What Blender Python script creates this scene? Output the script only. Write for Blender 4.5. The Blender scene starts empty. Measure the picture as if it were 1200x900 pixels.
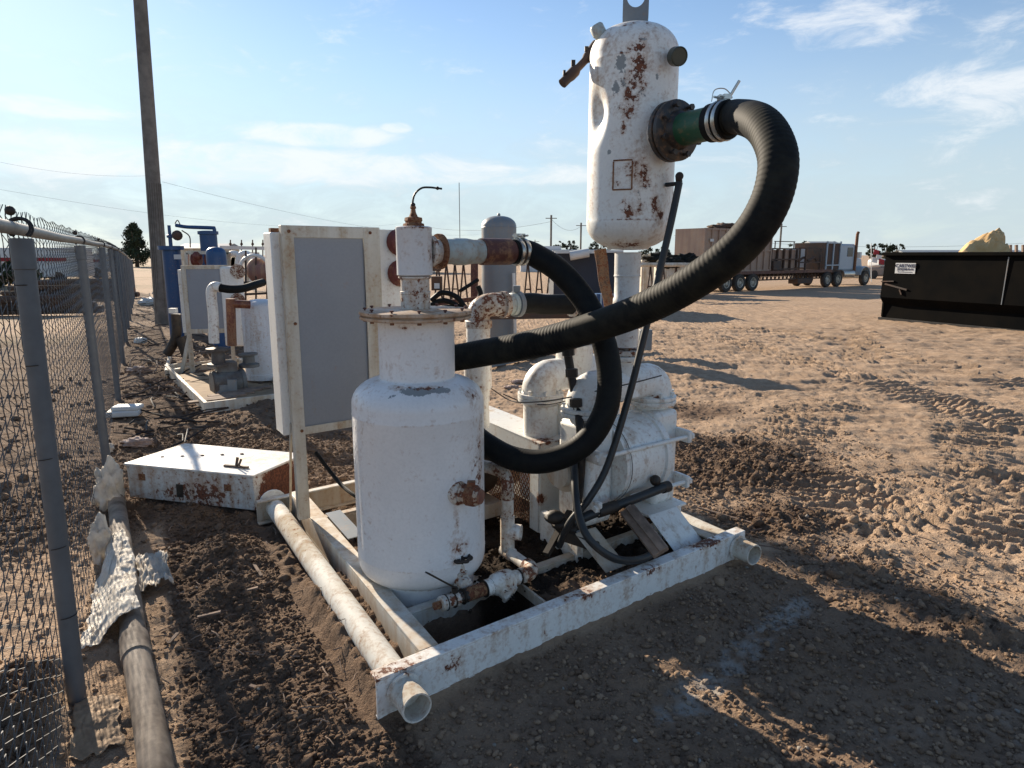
import bpy, math, random
import numpy as np
from mathutils import Vector, Matrix
random.seed(7); RNG=np.random.default_rng(7)
SC=bpy.context.scene; COL=SC.collection
# ------------------------------------------------------------------ camera
CAM_H=1.65; FPX=790.0; PITCH=math.atan(152/790.0)
cd=bpy.data.cameras.new('camera'); cam=bpy.data.objects.new('camera',cd); COL.objects.link(cam)
cam.location=(0,0,CAM_H); cam.rotation_euler=(math.pi/2-PITCH,0,0)
cd.sensor_width=36; cd.lens=36*FPX/1200; cd.clip_end=3000; cd.clip_start=.05
SC.camera=cam
# ------------------------------------------------------------------ light
SUN_EL=math.radians(21); SUN_AZ=math.radians(-37)     # azimuth measured from +Y towards +X
sd=Vector((math.sin(SUN_AZ)*math.cos(SUN_EL),math.cos(SUN_AZ)*math.cos(SUN_EL),math.sin(SUN_EL)))
sl=bpy.data.lights.new('sun','SUN'); sl.energy=5.0; sl.angle=math.radians(.5); sl.color=(1,.86,.68)
so=bpy.data.objects.new('sun',sl); COL.objects.link(so); so.location=sd*60
so.rotation_euler=sd.to_track_quat('Z','Y').to_euler()
SC.view_settings.view_transform='Standard'; SC.view_settings.look='None'
SC.view_settings.exposure=0.93; SC.view_settings.gamma=1

# ------------------------------------------------------------------ frames of reference
_F=np.array([0,math.cos(PITCH),-math.sin(PITCH)]); _U=np.array([0,math.sin(PITCH),math.cos(PITCH)])
def ray(u,v): return np.array([1.,0,0])*(u-600)/FPX+_F-_U*(v-450)/FPX
def at(u,v,Y): d=ray(u,v); return d*(Y/d[1])+np.array([0,0,CAM_H])          # bearing + distance ahead
def gp(u,v,z=0.): d=ray(u,v); return d*((z-CAM_H)/d[2])+np.array([0,0,CAM_H])
O2=np.array([-.48,2.16]); E1=np.array([.7995,.6007]); E2=np.array([-.5183,.8552])
def S(a,b,z=0.): p=O2+a*E1+b*E2; return np.array([p[0],p[1],z])              # skid coordinates
MI=np.linalg.inv(np.array([E1,E2]).T)
def iS(x,y): return MI@(np.array([x,y])-O2)

# ------------------------------------------------------------------ numpy noise
def _h(ix,iy,s):
    n=(ix.astype(np.int64)*374761393+iy.astype(np.int64)*668265263+s*974711)&0xffffffff
    n=((n^(n>>13))*1274126177)&0xffffffff
    return ((n^(n>>16))&0xffff)/65535.0
def pn(x,y,s=0):
    ix=np.floor(x);iy=np.floor(y);fx=x-ix;fy=y-iy
    def g(dx,dy):
        a=_h(ix+dx,iy+dy,s)*6.28318; return np.cos(a)*(fx-dx)+np.sin(a)*(fy-dy)
    u=fx*fx*fx*(fx*(fx*6-15)+10); v=fy*fy*fy*(fy*(fy*6-15)+10)
    a=g(0,0)*(1-u)+g(1,0)*u; b=g(0,1)*(1-u)+g(1,1)*u
    return (a*(1-v)+b*v)*1.5
def fbm(x,y,f,o=3,s=0,gain=.5):
    r=0;a=1
    for k in range(o):
        r=r+a*pn(x*f+17.3*k,y*f-9.1*k,s+k); f*=2.03; a*=gain
    return r
def sst(x,a,b):
    t=np.clip((x-a)/(b-a),0,1); return t*t*(3-2*t)
def blob(x,y,cx,cy,rx,ry=None,ang=0.):
    ry=ry or rx; c,s_=math.cos(ang),math.sin(ang); dx=x-cx;dy=y-cy
    X=(dx*c+dy*s_)/rx; Y=(-dx*s_+dy*c)/ry; return np.exp(-(X*X+Y*Y))
def segd(x,y,p,q):
    p=np.array(p[:2]);q=np.array(q[:2]);d=q-p;L=d@d
    t=np.clip(((x-p[0])*d[0]+(y-p[1])*d[1])/L,0,1)
    return np.hypot(x-p[0]-t*d[0],y-p[1]-t*d[1]),t

# fence line
FP1=gp(90,820)[:2]; FDIR=np.array([-.478,.8784]); FDIR/=np.linalg.norm(FDIR); BAY=3.05
FN=np.array([FDIR[1],-FDIR[0]])   # towards the yard
def fence_off(x,y): return (x-FP1[0])*FN[0]+(y-FP1[1])*FN[1]

# ------------------------------------------------------------------ terrain height and soil tone
TRACKS=[([gp(980,470),gp(900,520),gp(1010,600),gp(1190,560)],.42),([gp(845,395),gp(1000,440),gp(1200,500)],.42),
        ([gp(800,372),gp(980,395),gp(1199,450)],.45),([gp(1120,470),gp(1195,640)],.34),([gp(830,360),gp(1010,375),gp(1010,420)],.35)]
def dug(x,y):
    off=fence_off(x,y); A=MI[0,0]*(x-O2[0])+MI[0,1]*(y-O2[1]); B=MI[1,0]*(x-O2[0])+MI[1,1]*(y-O2[1])
    left=sst(off,.28,.42)*np.maximum((1-sst(A,-.05,.25))*(1-sst(y,5,7)),1-sst(x+.34*y,-.4,.3))*(1-sst(y,22,34))
    c=gp(850,545); r=blob(x,y,c[0]-.05,c[1]+.1,.85,.75)*1.3
    c=gp(905,610); r=np.maximum(r,blob(x,y,c[0],c[1],.45,.3))
    c=gp(800,480); r=np.maximum(r,.8*blob(x,y,c[0],c[1],.7,.5))
    inside=sst(A,-.1,.1)*(1-sst(A,2.1,2.3))*sst(B,-.1,.05)*(1-sst(B,2.1,2.4))
    front=.45*(1-sst(B,-.1,.1))*(1-sst(A,2.6,3.3))  # churned foreground; its darker tone also paints in the shade before the skid
    back=.65*sst(B,2.2,2.6)*(1-sst(A,2.1,2.6))*(1-sst(y,12,17))
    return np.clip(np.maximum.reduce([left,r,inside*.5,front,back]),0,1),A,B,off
def terrain(x,y,want=False):
    x=np.asarray(x,float);y=np.asarray(y,float)
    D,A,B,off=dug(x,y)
    base=-.50*sst(y,8,42)
    far=sst(y,30,80); 
    h=base+.03*fbm(x,y,.45,2,3)*(1-far)+.30*far*fbm(x,y,.02,2,9)*sst(np.hypot(x,y),90,200)
    n1=fbm(x,y,1.3,2,11); n2=1-2*np.abs(fbm(x,y,4.2,3,21)); n3=fbm(x,y,16,3,31,.6)
    n4=fbm(x,y,38,3,33,.7); n5=fbm(x,y,2.4,3,35); h=h+D*(.055*n1+.03*n5+.012*(n2-.4)+.014*n3+.006*n4)
    h=h+(1-D)*(.016*fbm(x,y,3.1,3,41)+.008*fbm(x,y,13,4,51,.65))*(1+.6*sst(y,5,12))
    for (u,v,r1,r2,hh) in [(300,640,.28,.2,.10),(250,700,.25,.2,.05),(380,640,.2,.25,.06),(240,610,.3,.2,.04)]:
        c=gp(u,v); h=h+hh*blob(x,y,c[0],c[1],r1,r2)
    for (u,v,r1,r2,hh) in [(1010,672,.16,.1,.05),(1150,745,.16,.11,.07),(1075,705,.2,.1,.03),(870,560,.35,.3,.06),(1020,650,.12,.09,.04),(1100,760,.1,.1,.03)]:
        c=gp(u,v); h=h+hh*blob(x,y,c[0],c[1],r1,r2)*(1+.6*n3)
    # raised bump of darker ground beyond the fence
    c=gp(20,850); hp=blob(x,y,c[0]-.02,c[1]-.05,.30,.36); h=h+.16*hp*(1+.5*n3)*(1-sst(off,-.12,0))
    # tyre cleats
    tr=np.zeros_like(h)
    for pts,w in TRACKS:
        acc=0
        for i in range(len(pts)-1):
            d,t=segd(x,y,pts[i],pts[i+1]); L=np.linalg.norm((pts[i+1]-pts[i])[:2])
            s_=acc+t*L; acc+=L
            m=(1-sst(d,w*.7,w))
            wv=np.sin((s_+.12*np.abs(d)+.02*n3)*2*math.pi/.105)
            tr=np.maximum(tr,m)
            h=h+m*(.024*np.clip(wv*1.6,-1,1)-.012)*(1-sst(y,14,22))*(.45+.55*sst(fbm(x,y,1.1,2,61),-.5,.1))*(1-.8*D)
    # a pressed lane with wavy rims across the yard
    h=h+(1-D)*.014*np.sin((y+.15*x+.25*fbm(x,y,.8,2,71))*2*math.pi/.55)*sst(x,1.2,2.5)*(1-sst(y,15,30))
    # around and inside the skid
    ino=sst(A,-.02,.03)*(1-sst(A,2.17,2.22))*sst(B,-.01,.03)*(1-sst(B,2.12,2.2))
    fill=.075+.03*sst(A,.5,1.0)*(1-sst(B,.5,.9))+.022*n3+.03*n1-.085*sst(B,.95,1.3)
    hole=sst(A,.27,.30)*(1-sst(A,.83,.86))*sst(B,.08,.10)*(1-sst(B,.34,.37))
    fill=fill*(1-hole)-.16*hole
    pit2=sst(A,.28,.32)*(1-sst(A,1.2,1.3))*sst(B,1.0,1.1)*(1-sst(B,2.0,2.1)); fill=fill-.05*pit2
    nearo=(1-sst(np.maximum.reduce([-A,A-2.2,-B,B-2.2]),.0,.28))
    h=h*(1-nearo*.85)+nearo*.85*(.004*n3)
    h=h*(1-ino)+fill*ino
    gul=blob(A,B,-.0,1.0,.12,1.0)*0
    # packed rut in front of the skid
    d,t=segd(x,y,gp(790,835),gp(940,700)); h=h-.018*(1-sst(d,.07,.2))
    if not want: return h
    damp_shade=np.clip(D*1.15+.25*n1*D,0,1)  # dark dug soil, plus the foreground shade put into the soil colour
    damp_shade=np.maximum(damp_shade,.95*sst(hp,.25,.5)*(1-sst(off,-.12,0)))  # the bump beyond the fence takes the darker soil tone
    damp_shade=np.maximum(damp_shade,ino*.9)
    grass=(1-sst(off,-3.5,-1.2))*sst(y,2,6)*sst(fbm(x,y,.35,3,81),-.15,.25)
    pale_streak=1.0*(1-sst(d+.05*n3,.01,.085))*sst(fbm(x,y,9,3,91),-.75,-.1)  # paler streak along the rut, mixed into the soil colour
    for (u,v,r1,r2) in [(1050,858,.14,.03),(1170,850,.05,.2)]:
        c=gp(u,v); pale_streak=np.maximum(pale_streak,.5*blob(x,y,c[0],c[1],r1,r2)*sst(n3,-.2,.4))
    oil=ino*sst(A,.55,.85)*(1-sst(A,1.75,1.95))*sst(B,.12,.42)*(1-sst(B,1.7,2.0)); damp_shade=damp_shade+1.2*oil
    return h,damp_shade,grass,pale_streak
def th(x,y): return float(terrain(np.array([x]),np.array([y]))[0])

# ------------------------------------------------------------------ node helper
class NT:
    def __init__(s,nt): s.nt=nt; s.n=nt.nodes; s.l=nt.links; s.n.clear()
    def new(s,t,**k):
        n=s.n.new(t)
        for a,b in k.items(): setattr(n,a,b)
        return n
    def put(s,sock,val):
        if val is None: return
        if isinstance(val,bpy.types.NodeSocket): s.l.new(val,sock)
        else: sock.default_value=val
    def math(s,op,a,b=None,c=None,clamp=False):
        n=s.new('ShaderNodeMath',operation=op,use_clamp=clamp)
        for i,x in enumerate((a,b,c)): s.put(n.inputs[i],x)
        return n.outputs[0]
    def vm(s,op,a,b=None,out=0):
        n=s.new('ShaderNodeVectorMath',operation=op); s.put(n.inputs[0],a); s.put(n.inputs[1],b); return n.outputs[out]
    def noise(s,co,scale,detail=4,rough=.55,dist=0.):
        n=s.new('ShaderNodeTexNoise'); s.put(n.inputs['Vector'],co); n.inputs['Scale'].default_value=scale
        n.inputs['Detail'].default_value=detail; n.inputs['Roughness'].default_value=rough; n.inputs['Distortion'].default_value=dist
        return n.outputs['Fac']
    def ss(s,x,a,b):
        n=s.new('ShaderNodeMapRange',interpolation_type='SMOOTHSTEP'); s.put(n.inputs['Value'],x)
        n.inputs['From Min'].default_value=a; n.inputs['From Max'].default_value=b; return n.outputs['Result']
    def mix(s,f,a,b,bt='MIX'):
        n=s.new('ShaderNodeMix',data_type='RGBA',blend_type=bt); s.put(n.inputs[0],f)
        for i,x in ((6,a),(7,b)):
            if isinstance(x,tuple) and len(x)==3: x=(*x,1)
            s.put(n.inputs[i],x)
        return n.outputs[2]
    def spot(s,co,c,r):     # 1 at centre -> 0 at ellipsoid surface
        d=s.vm('SUBTRACT',co,tuple(float(q) for q in c)); d=s.vm('DIVIDE',d,tuple(float(q) for q in r)); L=s.vm('LENGTH',d,out=1)
        return s.ss(L,1.0,0.0) if False else s.math('SUBTRACT',1.0,L,clamp=True)
def newmat(name): 
    m=bpy.data.materials.new(name); m.use_nodes=True; t=NT(m.node_tree)
    b=t.new('ShaderNodeBsdfPrincipled'); o=t.new('ShaderNodeOutputMaterial'); t.l.new(b.outputs[0],o.inputs[0]); return m,t,b
RUST=(.075,.026,.013); RUSTL=(.36,.19,.085); PRIMER=(.30,.32,.32)
def paint(name,base,rust=.30,dirt=.4,rough=.45,metal=0.,spots=(),chips=(),root=(0,0,0),dirtcol=(.42,.33,.21),scale=1.,bump=.25,rustcol=RUST,streak=.5,spec=.5):
    """weathered paint: rust (0..1 amount), dirt film, local rust / bare-primer spots"""
    m,t,b=newmat(name); tc=t.new('ShaderNodeTexCoord').outputs['Object']
    n1=t.noise(tc,2.3*scale,4); n2=t.noise(tc,21*scale,8,.70); n4=t.noise(tc,75*scale,3)
    mp=t.new('ShaderNodeMapping'); t.l.new(tc,mp.inputs[0]); mp.inputs['Scale'].default_value=(9*scale,9*scale,.8*scale); n3=t.noise(mp.outputs[0],1.6,5,.6)
    n6=t.noise(tc,42*scale,5,.7); val=t.math('MULTIPLY',n2,.42); val=t.math('MULTIPLY_ADD',n1,.20,val); val=t.math('MULTIPLY_ADD',n4,.15,val); val=t.math('MULTIPLY_ADD',n6,.23,val)
    sp=None
    for (c,r,k) in spots:
        x=t.math('MULTIPLY',t.spot(tc,np.array(c)-np.array(root),r),k); sp=x if sp is None else t.math('MAXIMUM',sp,x)
    cp=None
    for (c,r,k) in chips:
        x=t.math('MULTIPLY',t.spot(tc,np.array(c)-np.array(root),r),k); cp=x if cp is None else t.math('MAXIMUM',cp,x)
    rv=val if sp is None else t.math('ADD',val,sp)
    T=.745-.27*rust
    dm=t.math('MULTIPLY_ADD',n3,streak,t.math('MULTIPLY',n1,1-streak)); dmask=t.math('MULTIPLY',t.ss(dm,.62-.3*dirt,.85-.3*dirt),.75)
    tint=t.mix(t.ss(n1,.3,.7),tuple(c*.9 for c in base),base)
    col=t.mix(dmask,tint,dirtcol)
    fine=t.ss(n4,.35,.7); col=t.mix(t.math('MULTIPLY',fine,.13),col,tuple(c*.55 for c in base))
    hv=t.math('ADD',rv,t.math('MULTIPLY_ADD',n3,.28,-.14)); halo=t.math('MULTIPLY',t.ss(hv,T-.15,T+.04),.62); col=t.mix(halo,col,RUSTL)
    if cp is not None:
        cm=t.ss(t.math('ADD',val,cp),.74,.76); col=t.mix(cm,col,t.mix(n2,PRIMER,tuple(c*.75 for c in PRIMER)))
    pm=t.ss(rv,T-.012,T+.008); col=t.mix(pm,col,t.mix(t.ss(t.math('ADD',t.math('MULTIPLY',n4,.5),t.math('MULTIPLY',n2,.5)),.42,.60),rustcol,tuple(min(1,c*2.4) for c in rustcol)))
    t.put(b.inputs['Base Color'],col)
    t.put(b.inputs['Roughness'],t.math('MULTIPLY_ADD',t.math('MAXIMUM',pm,dmask),.4,t.math('MULTIPLY_ADD',n2,.16,rough-.08),clamp=True))
    b.inputs['Metallic'].default_value=metal; b.inputs['Specular IOR Level'].default_value=spec
    bp=t.new('ShaderNodeBump'); bp.inputs['Strength'].default_value=bump; bp.inputs['Distance'].default_value=.004
    t.put(bp.inputs['Height'],t.math('SUBTRACT',t.math('MULTIPLY',n2,.6),t.math('MULTIPLY',pm,.35))); t.l.new(bp.outputs[0],b.inputs['Normal'])
    return m
def plain(name,c,rough=.7,metal=0.,var=.25,scale=8.,bump=.2,c2=None,emit=None,spec=.5):
    m,t,b=newmat(name); tc=t.new('ShaderNodeTexCoord').outputs['Object']
    n=t.noise(tc,scale,6,.6); n2=t.noise(tc,scale*.22,3)
    c2=c2 or tuple(q*(1-var*1.6) for q in c)
    t.put(b.inputs['Base Color'],t.mix(t.ss(t.math('ADD',t.math('MULTIPLY',n,.6),t.math('MULTIPLY',n2,.4)),.35,.65),c,c2))
    b.inputs['Roughness'].default_value=rough; b.inputs['Metallic'].default_value=metal; b.inputs['Specular IOR Level'].default_value=spec
    bp=t.new('ShaderNodeBump'); bp.inputs['Strength'].default_value=bump; bp.inputs['Distance'].default_value=.003; t.l.new(n,bp.inputs['Height']); t.l.new(bp.outputs[0],b.inputs['Normal'])
    return m
# world -------------------------------------------------------------
w=bpy.data.worlds.new('World'); SC.world=w; w.use_nodes=True; t=NT(w.node_tree)
sky=t.new('ShaderNodeTexSky',sky_type='NISHITA'); sky.sun_disc=False; sky.sun_elevation=SUN_EL; sky.sun_rotation=SUN_AZ
sky.altitude=1000; sky.air_density=1.0; sky.dust_density=.15; sky.ozone_density=1.6
co=t.new('ShaderNodeTexCoord').outputs['Generated']; sep=t.new('ShaderNodeSeparateXYZ'); t.l.new(co,sep.inputs[0]); Z=sep.outputs[2]
zz=t.math('ADD',t.math('MAXIMUM',Z,0.0),.06)
px_=t.math('DIVIDE',sep.outputs[0],zz); py_=t.math('DIVIDE',sep.outputs[1],zz)
cmb=t.new('ShaderNodeCombineXYZ'); t.l.new(px_,cmb.inputs[0]); t.l.new(py_,cmb.inputs[1])
cn=t.noise(cmb.outputs[0],.55,8,.62,.35); cn2=t.noise(cmb.outputs[0],2.6,6,.6,.2)
mask=t.math('MULTIPLY_ADD',cn2,.35,t.math('MULTIPLY',cn,.65))
def dirspot(u,v,ru,rv,k):
    d=ray(u,v); d=d/np.linalg.norm(d); az=math.atan2(d[0],d[1]); el=math.asin(d[2])
    return (az,el,ru/830.,rv/830.,k)
AZ=t.math('ARCTAN2',sep.outputs[0],sep.outputs[1]); EL=t.math('ARCSINE',Z)
CL=[(1130,100,110,34,.22),(1010,22,100,40,.15),(1180,50,50,40,.12),(1190,120,70,30,.10),(370,158,120,18,.27),(465,150,25,8,.22),(60,125,90,14,.24),(880,12,30,14,.15),(200,188,520,30,.24),(1110,160,60,10,.10),(560,205,260,18,.20),(620,215,500,26,.06)]
acc=None
azel=t.new('ShaderNodeCombineXYZ'); t.l.new(AZ,azel.inputs[0]); t.l.new(EL,azel.inputs[1])
mpp=t.new('ShaderNodeMapping'); t.l.new(azel.outputs[0],mpp.inputs[0]); mpp.inputs['Rotation'].default_value=(0,0,-.25); mpp.inputs['Scale'].default_value=(1,2.6,1)
cn3=t.noise(mpp.outputs[0],9,9,.66,.5)
for c in CL:
    az,el,ra,re,k=dirspot(*c)
    x=t.math('MULTIPLY',t.ss(t.spot(azel.outputs[0],(az,el,0),(ra,re,1)),0,.55),k); acc=x if acc is None else t.math('MAXIMUM',acc,x)
cm=t.ss(t.math('ADD',cn3,acc),.53,.86)
gen=t.math('MULTIPLY',t.ss(mask,.60,.80),t.math('MULTIPLY',t.ss(Z,.28,.40),.6))     # overhead wisps outside the picture
hz=t.math('MULTIPLY',t.ss(Z,.34,.03),.93)                                             # pale band low in the sky
hz=t.math('MULTIPLY',hz,t.math('MULTIPLY_ADD',t.ss(cn3,.3,.6),.16,.84))
hz=t.math('MULTIPLY',hz,1.0)
cloudc=(6.3,6.4,6.45); hazec=(3.6,4.3,4.7)
c0=sky.outputs[0]
c1=t.mix(hz,c0,hazec); c1=t.mix(t.math('MULTIPLY',t.math('MAXIMUM',cm,gen),.68),c1,cloudc)
bg=t.new('ShaderNodeBackground'); t.l.new(c1,bg.inputs[0]); bg.inputs[1].default_value=.086
wo=t.new('ShaderNodeOutputWorld'); t.l.new(bg.outputs[0],wo.inputs[0])

# ------------------------------------------------------------------ mesh building
class MB:
    def __init__(s): s.v=[]; s.f=[]
    def add(s,V,F):
        o=len(s.v); s.v.extend([tuple(map(float,p)) for p in V]); s.f.extend([tuple(i+o for i in f) for f in F]); return s
    def hexa(s,P): return s.add(P,[(0,3,2,1),(4,5,6,7),(0,1,5,4),(1,2,6,5),(2,3,7,6),(3,0,4,7)])
    def sbox(s,a0,a1,b0,b1,z0,z1): return s.hexa([S(a,b,z) for z in (z0,z1) for a,b in ((a0,b0),(a1,b0),(a1,b1),(a0,b1))])
    def box(s,c,size,rz=0.,M=None):
        x,y,z=[q/2 for q in size]; P=[Vector((i*x,j*y,k*z)) for k in (-1,1) for i,j in ((-1,-1),(1,-1),(1,1),(-1,1))]
        R=M if M is not None else Matrix.Rotation(rz,3,'Z'); return s.hexa([R@p+Vector(c) for p in P])
    def bar(s,p,q,wd,ht,up=(0,0,1)):
        p=Vector(p);q=Vector(q);d=(q-p).normalized();sd_=d.cross(Vector(up)).normalized();u=sd_.cross(d)
        return s.hexa([a+sd_*i*wd/2+u*j*ht/2 for a in (p,q) for i,j in ((-1,-1),(1,-1),(1,1),(-1,1))])
    def sweep(s,pts,rad,seg=12,hollow=0.,cap=True,twist=0):
        P=[Vector(p) for p in pts]; n=len(P); R=rad if hasattr(rad,'__len__') else [rad]*n
        T=[(P[min(i+1,n-1)]-P[max(i-1,0)]).normalized() for i in range(n)]
        a=Vector((0,0,1)) if abs(T[0].z)<.9 else Vector((1,0,0)); N=(a-T[0]*a.dot(T[0])).normalized(); rings=[]
        for i in range(n):
            N=(N-T[i]*N.dot(T[i])).normalized(); Bn=T[i].cross(N)
            rings.append([P[i]+(N*math.cos(q)+Bn*math.sin(q))*R[i] for q in [2*math.pi*k/seg for k in range(seg)]])
        V=[p for r in rings for p in r]; F=[(i*seg+k,i*seg+(k+1)%seg,(i+1)*seg+(k+1)%seg,(i+1)*seg+k) for i in range(n-1) for k in range(seg)]
        if hollow:
            m=len(V)
            for e,i in ((0,0),(1,n-1)):
                c=P[i]; b0=len(V); V+=[c+(p-c)*hollow for p in rings[i]]; dd=T[i]*(-1 if i else 1)*R[i]*1.6; b1=len(V); V+=[c+(p-c)*hollow+dd for p in rings[i]]
                for k in range(seg):
                    k2=(k+1)%seg; A=(i*seg+k,i*seg+k2,b0+k2,b0+k); Bq=(b0+k,b0+k2,b1+k2,b1+k)
                    F+= [A[::-1],Bq[::-1]] if e==0 else [A,Bq]
                F.append(tuple(range(b1,b1+seg)))
        elif cap: F+=[tuple(range(seg))[::-1],tuple(range((n-1)*seg,n*seg))]
        return s.add(V,F)
    def lathe(s,prof,c,axis=(0,0,1),seg=24,fn=None):
        ax=Vector(axis).normalized(); a=Vector((1,0,0)) if abs(ax.z)>.9 else Vector((0,0,1)); X=(a-ax*a.dot(ax)).normalized(); Y=ax.cross(X); c=Vector(c)
        V=[];F=[]
        for r,h in prof:
            for k in range(seg):
                q=2*math.pi*k/seg; p=c+ax*h+(X*math.cos(q)+Y*math.sin(q))*max(r,1e-4); V.append(fn(p) if fn else p)
        for i in range(len(prof)-1):
            for k in range(seg): F.append((i*seg+k,i*seg+(k+1)%seg,(i+1)*seg+(k+1)%seg,(i+1)*seg+k))
        F+=[tuple(range(seg))[::-1],tuple(range((len(prof)-1)*seg,len(prof)*seg))]
        return s.add(V,F)
    def sphere(s,c,r,seg=10,rings=6,sq=(1,1,1)):
        V=[];F=[]
        for i in range(rings+1):
            for k in range(seg):
                a=math.pi*i/rings;b=2*math.pi*k/seg; V.append((c[0]+r*sq[0]*math.sin(a)*math.cos(b),c[1]+r*sq[1]*math.sin(a)*math.sin(b),c[2]+r*sq[2]*math.cos(a)))
        for i in range(rings):
            for k in range(seg): F.append((i*seg+k,(i+1)*seg+k,(i+1)*seg+(k+1)%seg,i*seg+(k+1)%seg))
        return s.add(V,F)
    def build(s,name,mat,parent=None,smooth=True,bev=0,loc=None,sol=0):
        L=Vector(loc) if loc is not None else (rootloc(parent) if parent else Vector((0,0,0)))
        me=bpy.data.meshes.new(name); me.from_pydata([(x-L.x,y-L.y,z-L.z) for x,y,z in s.v],[],s.f); me.update()
        if smooth: me.shade_smooth(); me.set_sharp_from_angle(angle=math.radians(38))
        if mat: me.materials.append(mat)
        o=bpy.data.objects.new(name,me); COL.objects.link(o)
        if parent: o.parent=parent
        elif loc is not None: o.location=L
        if bev: b=o.modifiers.new('bevel','BEVEL'); b.width=bev; b.segments=2; b.limit_method='ANGLE'
        if sol: b=o.modifiers.new('solidify','SOLIDIFY'); b.thickness=sol
        return o
def rootloc(o):
    while o.parent: o=o.parent
    return Vector(o.location)
def thing(name,label,cat,loc=(0,0,0),group=None):
    o=bpy.data.objects.new(name,None); COL.objects.link(o); o.location=Vector([float(q) for q in loc]); o.empty_display_size=.2
    o['label']=label; o['category']=cat
    if group: o['group']=group
    return o
def tag(o,label=None,cat=None,group=None,kind=None):
    for k,v in (('label',label),('category',cat),('group',group),('kind',kind)):
        if v: o[k]=v
    return o
def inst(src,name,loc,parent,rot=None):
    """another object sharing src's mesh, placed at a world location under parent"""
    o=bpy.data.objects.new(name,src.data); COL.objects.link(o); o.parent=parent; o.location=Vector([float(q) for q in loc])-rootloc(parent)
    if rot is not None: o.rotation_euler=rot
    return o
def spline(pts,n=8):
    P=[np.array(p,float) for p in pts]; P=[2*P[0]-P[1]]+P+[2*P[-1]-P[-2]]; out=[]
    for i in range(1,len(P)-2):
        for k in range(n):
            t_=k/n; a,b,c,d=P[i-1:i+3]
            out.append(.5*((2*b)+(c-a)*t_+(2*a-5*b+4*c-d)*t_*t_+(3*b-3*c+d-a)*t_**3))
    out.append(P[-2]); return out
def resample(pts,step):
    P=np.array(pts); d=np.r_[0,np.cumsum(np.linalg.norm(np.diff(P,axis=0),axis=1))]; n=max(2,int(d[-1]/step)); s_=np.linspace(0,d[-1],n)
    return np.array([np.interp(s_,d,P[:,i]) for i in range(3)]).T
def tubeobj(name,pts,r,mat,parent,seg=12,n=6,hollow=0,straight=False): 
    m=MB(); m.sweep(pts if straight else spline(pts,n),r,seg,hollow); return m.build(name,mat,parent)
V3=lambda p:Vector([float(q) for q in p])
E13=np.array([*E1,0]); E23=np.array([*E2,0])
# ================================================================== GROUND
def soilmat():
    m,t,b=newmat('soil'); g=t.new('ShaderNodeNewGeometry').outputs['Position']
    def attr(n): a=t.new('ShaderNodeAttribute',attribute_name=n); return a.outputs['Fac']
    n1=t.noise(g,.9,5,.6); n2=t.noise(g,7,6,.62); n3=t.noise(g,45,6,.65); n4=t.noise(g,190,3,.6)
    tan=t.mix(t.ss(n1,.3,.7),(.47,.325,.215),(.38,.26,.17)); tan=t.mix(t.ss(n2,.35,.72),tan,(.54,.395,.275))
    dark=t.mix(t.ss(n2,.3,.7),(.150,.098,.066),(.245,.168,.115)); 
    dm=t.ss(t.math('ADD',attr('damp_shade'),t.math('MULTIPLY_ADD',n2,.5,-.25)),.22,.72)
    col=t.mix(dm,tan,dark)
    col=t.mix(t.math('MULTIPLY',t.ss(t.math('ADD',attr('damp_shade'),t.math('MULTIPLY_ADD',n2,.4,-.2)),.98,1.35),.9),col,(.022,.016,.012)); gr=t.math('MULTIPLY',attr('grass'),t.ss(n2,.35,.6)); col=t.mix(gr,col,(.135,.130,.055))
    gm=t.ss(n3,.25,.75); col=t.mix(t.math('MULTIPLY',gm,.45),col,t.mix(.5,col,(.05,.032,.02)))
    peb=t.ss(n4,.62,.72); col=t.mix(t.math('MULTIPLY',peb,.35),col,(.42,.35,.27))
    sl_=t.math('MULTIPLY',attr('pale_streak'),t.ss(t.math('ADD',n3,t.math('MULTIPLY',n2,.5)),.35,.70)); col=t.mix(t.math('MULTIPLY',sl_,.85),col,(.43,.395,.35))
    t.put(b.inputs['Base Color'],col); b.inputs['Roughness'].default_value=.95; b.inputs['Specular IOR Level'].default_value=.15
    bp=t.new('ShaderNodeBump'); bp.inputs['Strength'].default_value=.75; bp.inputs['Distance'].default_value=.016
    n5=t.noise(g,90,5,.7); t.put(bp.inputs['Height'],t.math('MULTIPLY_ADD',n2,2.2,t.math('MULTIPLY_ADD',n5,.8,t.math('MULTIPLY_ADD',n3,1.3,t.math('MULTIPLY',n4,.35))))); t.l.new(bp.outputs[0],b.inputs['Normal'])
    return m
SOIL=soilmat()
def axis(segs):
    out=[segs[0][0]]
    for a,b,st in segs:
        n=max(1,int(round((b-a)/st))); out+=list(np.linspace(a,b,n+1)[1:])
    return np.array(out)
def geo(a,b,n): return list(np.geomspace(a,b,n))
xs=np.array([-900,-600,-400,-280,-200,-140,-100,-75,-55,-40,-30,-22,-17,-13,-10,-8,-6.5,-5.5]+list(axis([(-5,-3,.06),(-3,3.0,.0145),(3.0,6.0,.023),(6.0,11,.06)]))+[12,13,15,17,20,24,28,34,42,55,75,100,140,200,280,400,600,900])
ys=np.array([-400,-150,-60,-25,-10,-5,-2,0]+list(axis([(.6,1.7,.05),(1.7,5.0,.0145),(5.0,9,.024),(9,16,.06),(16,34,.2)]))+geo(35,120,30)+[150,200,280,400,600,900,1400])
X,Y=np.meshgrid(xs,ys); Hh,DM,GR,SA=terrain(X,Y,True)
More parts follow.
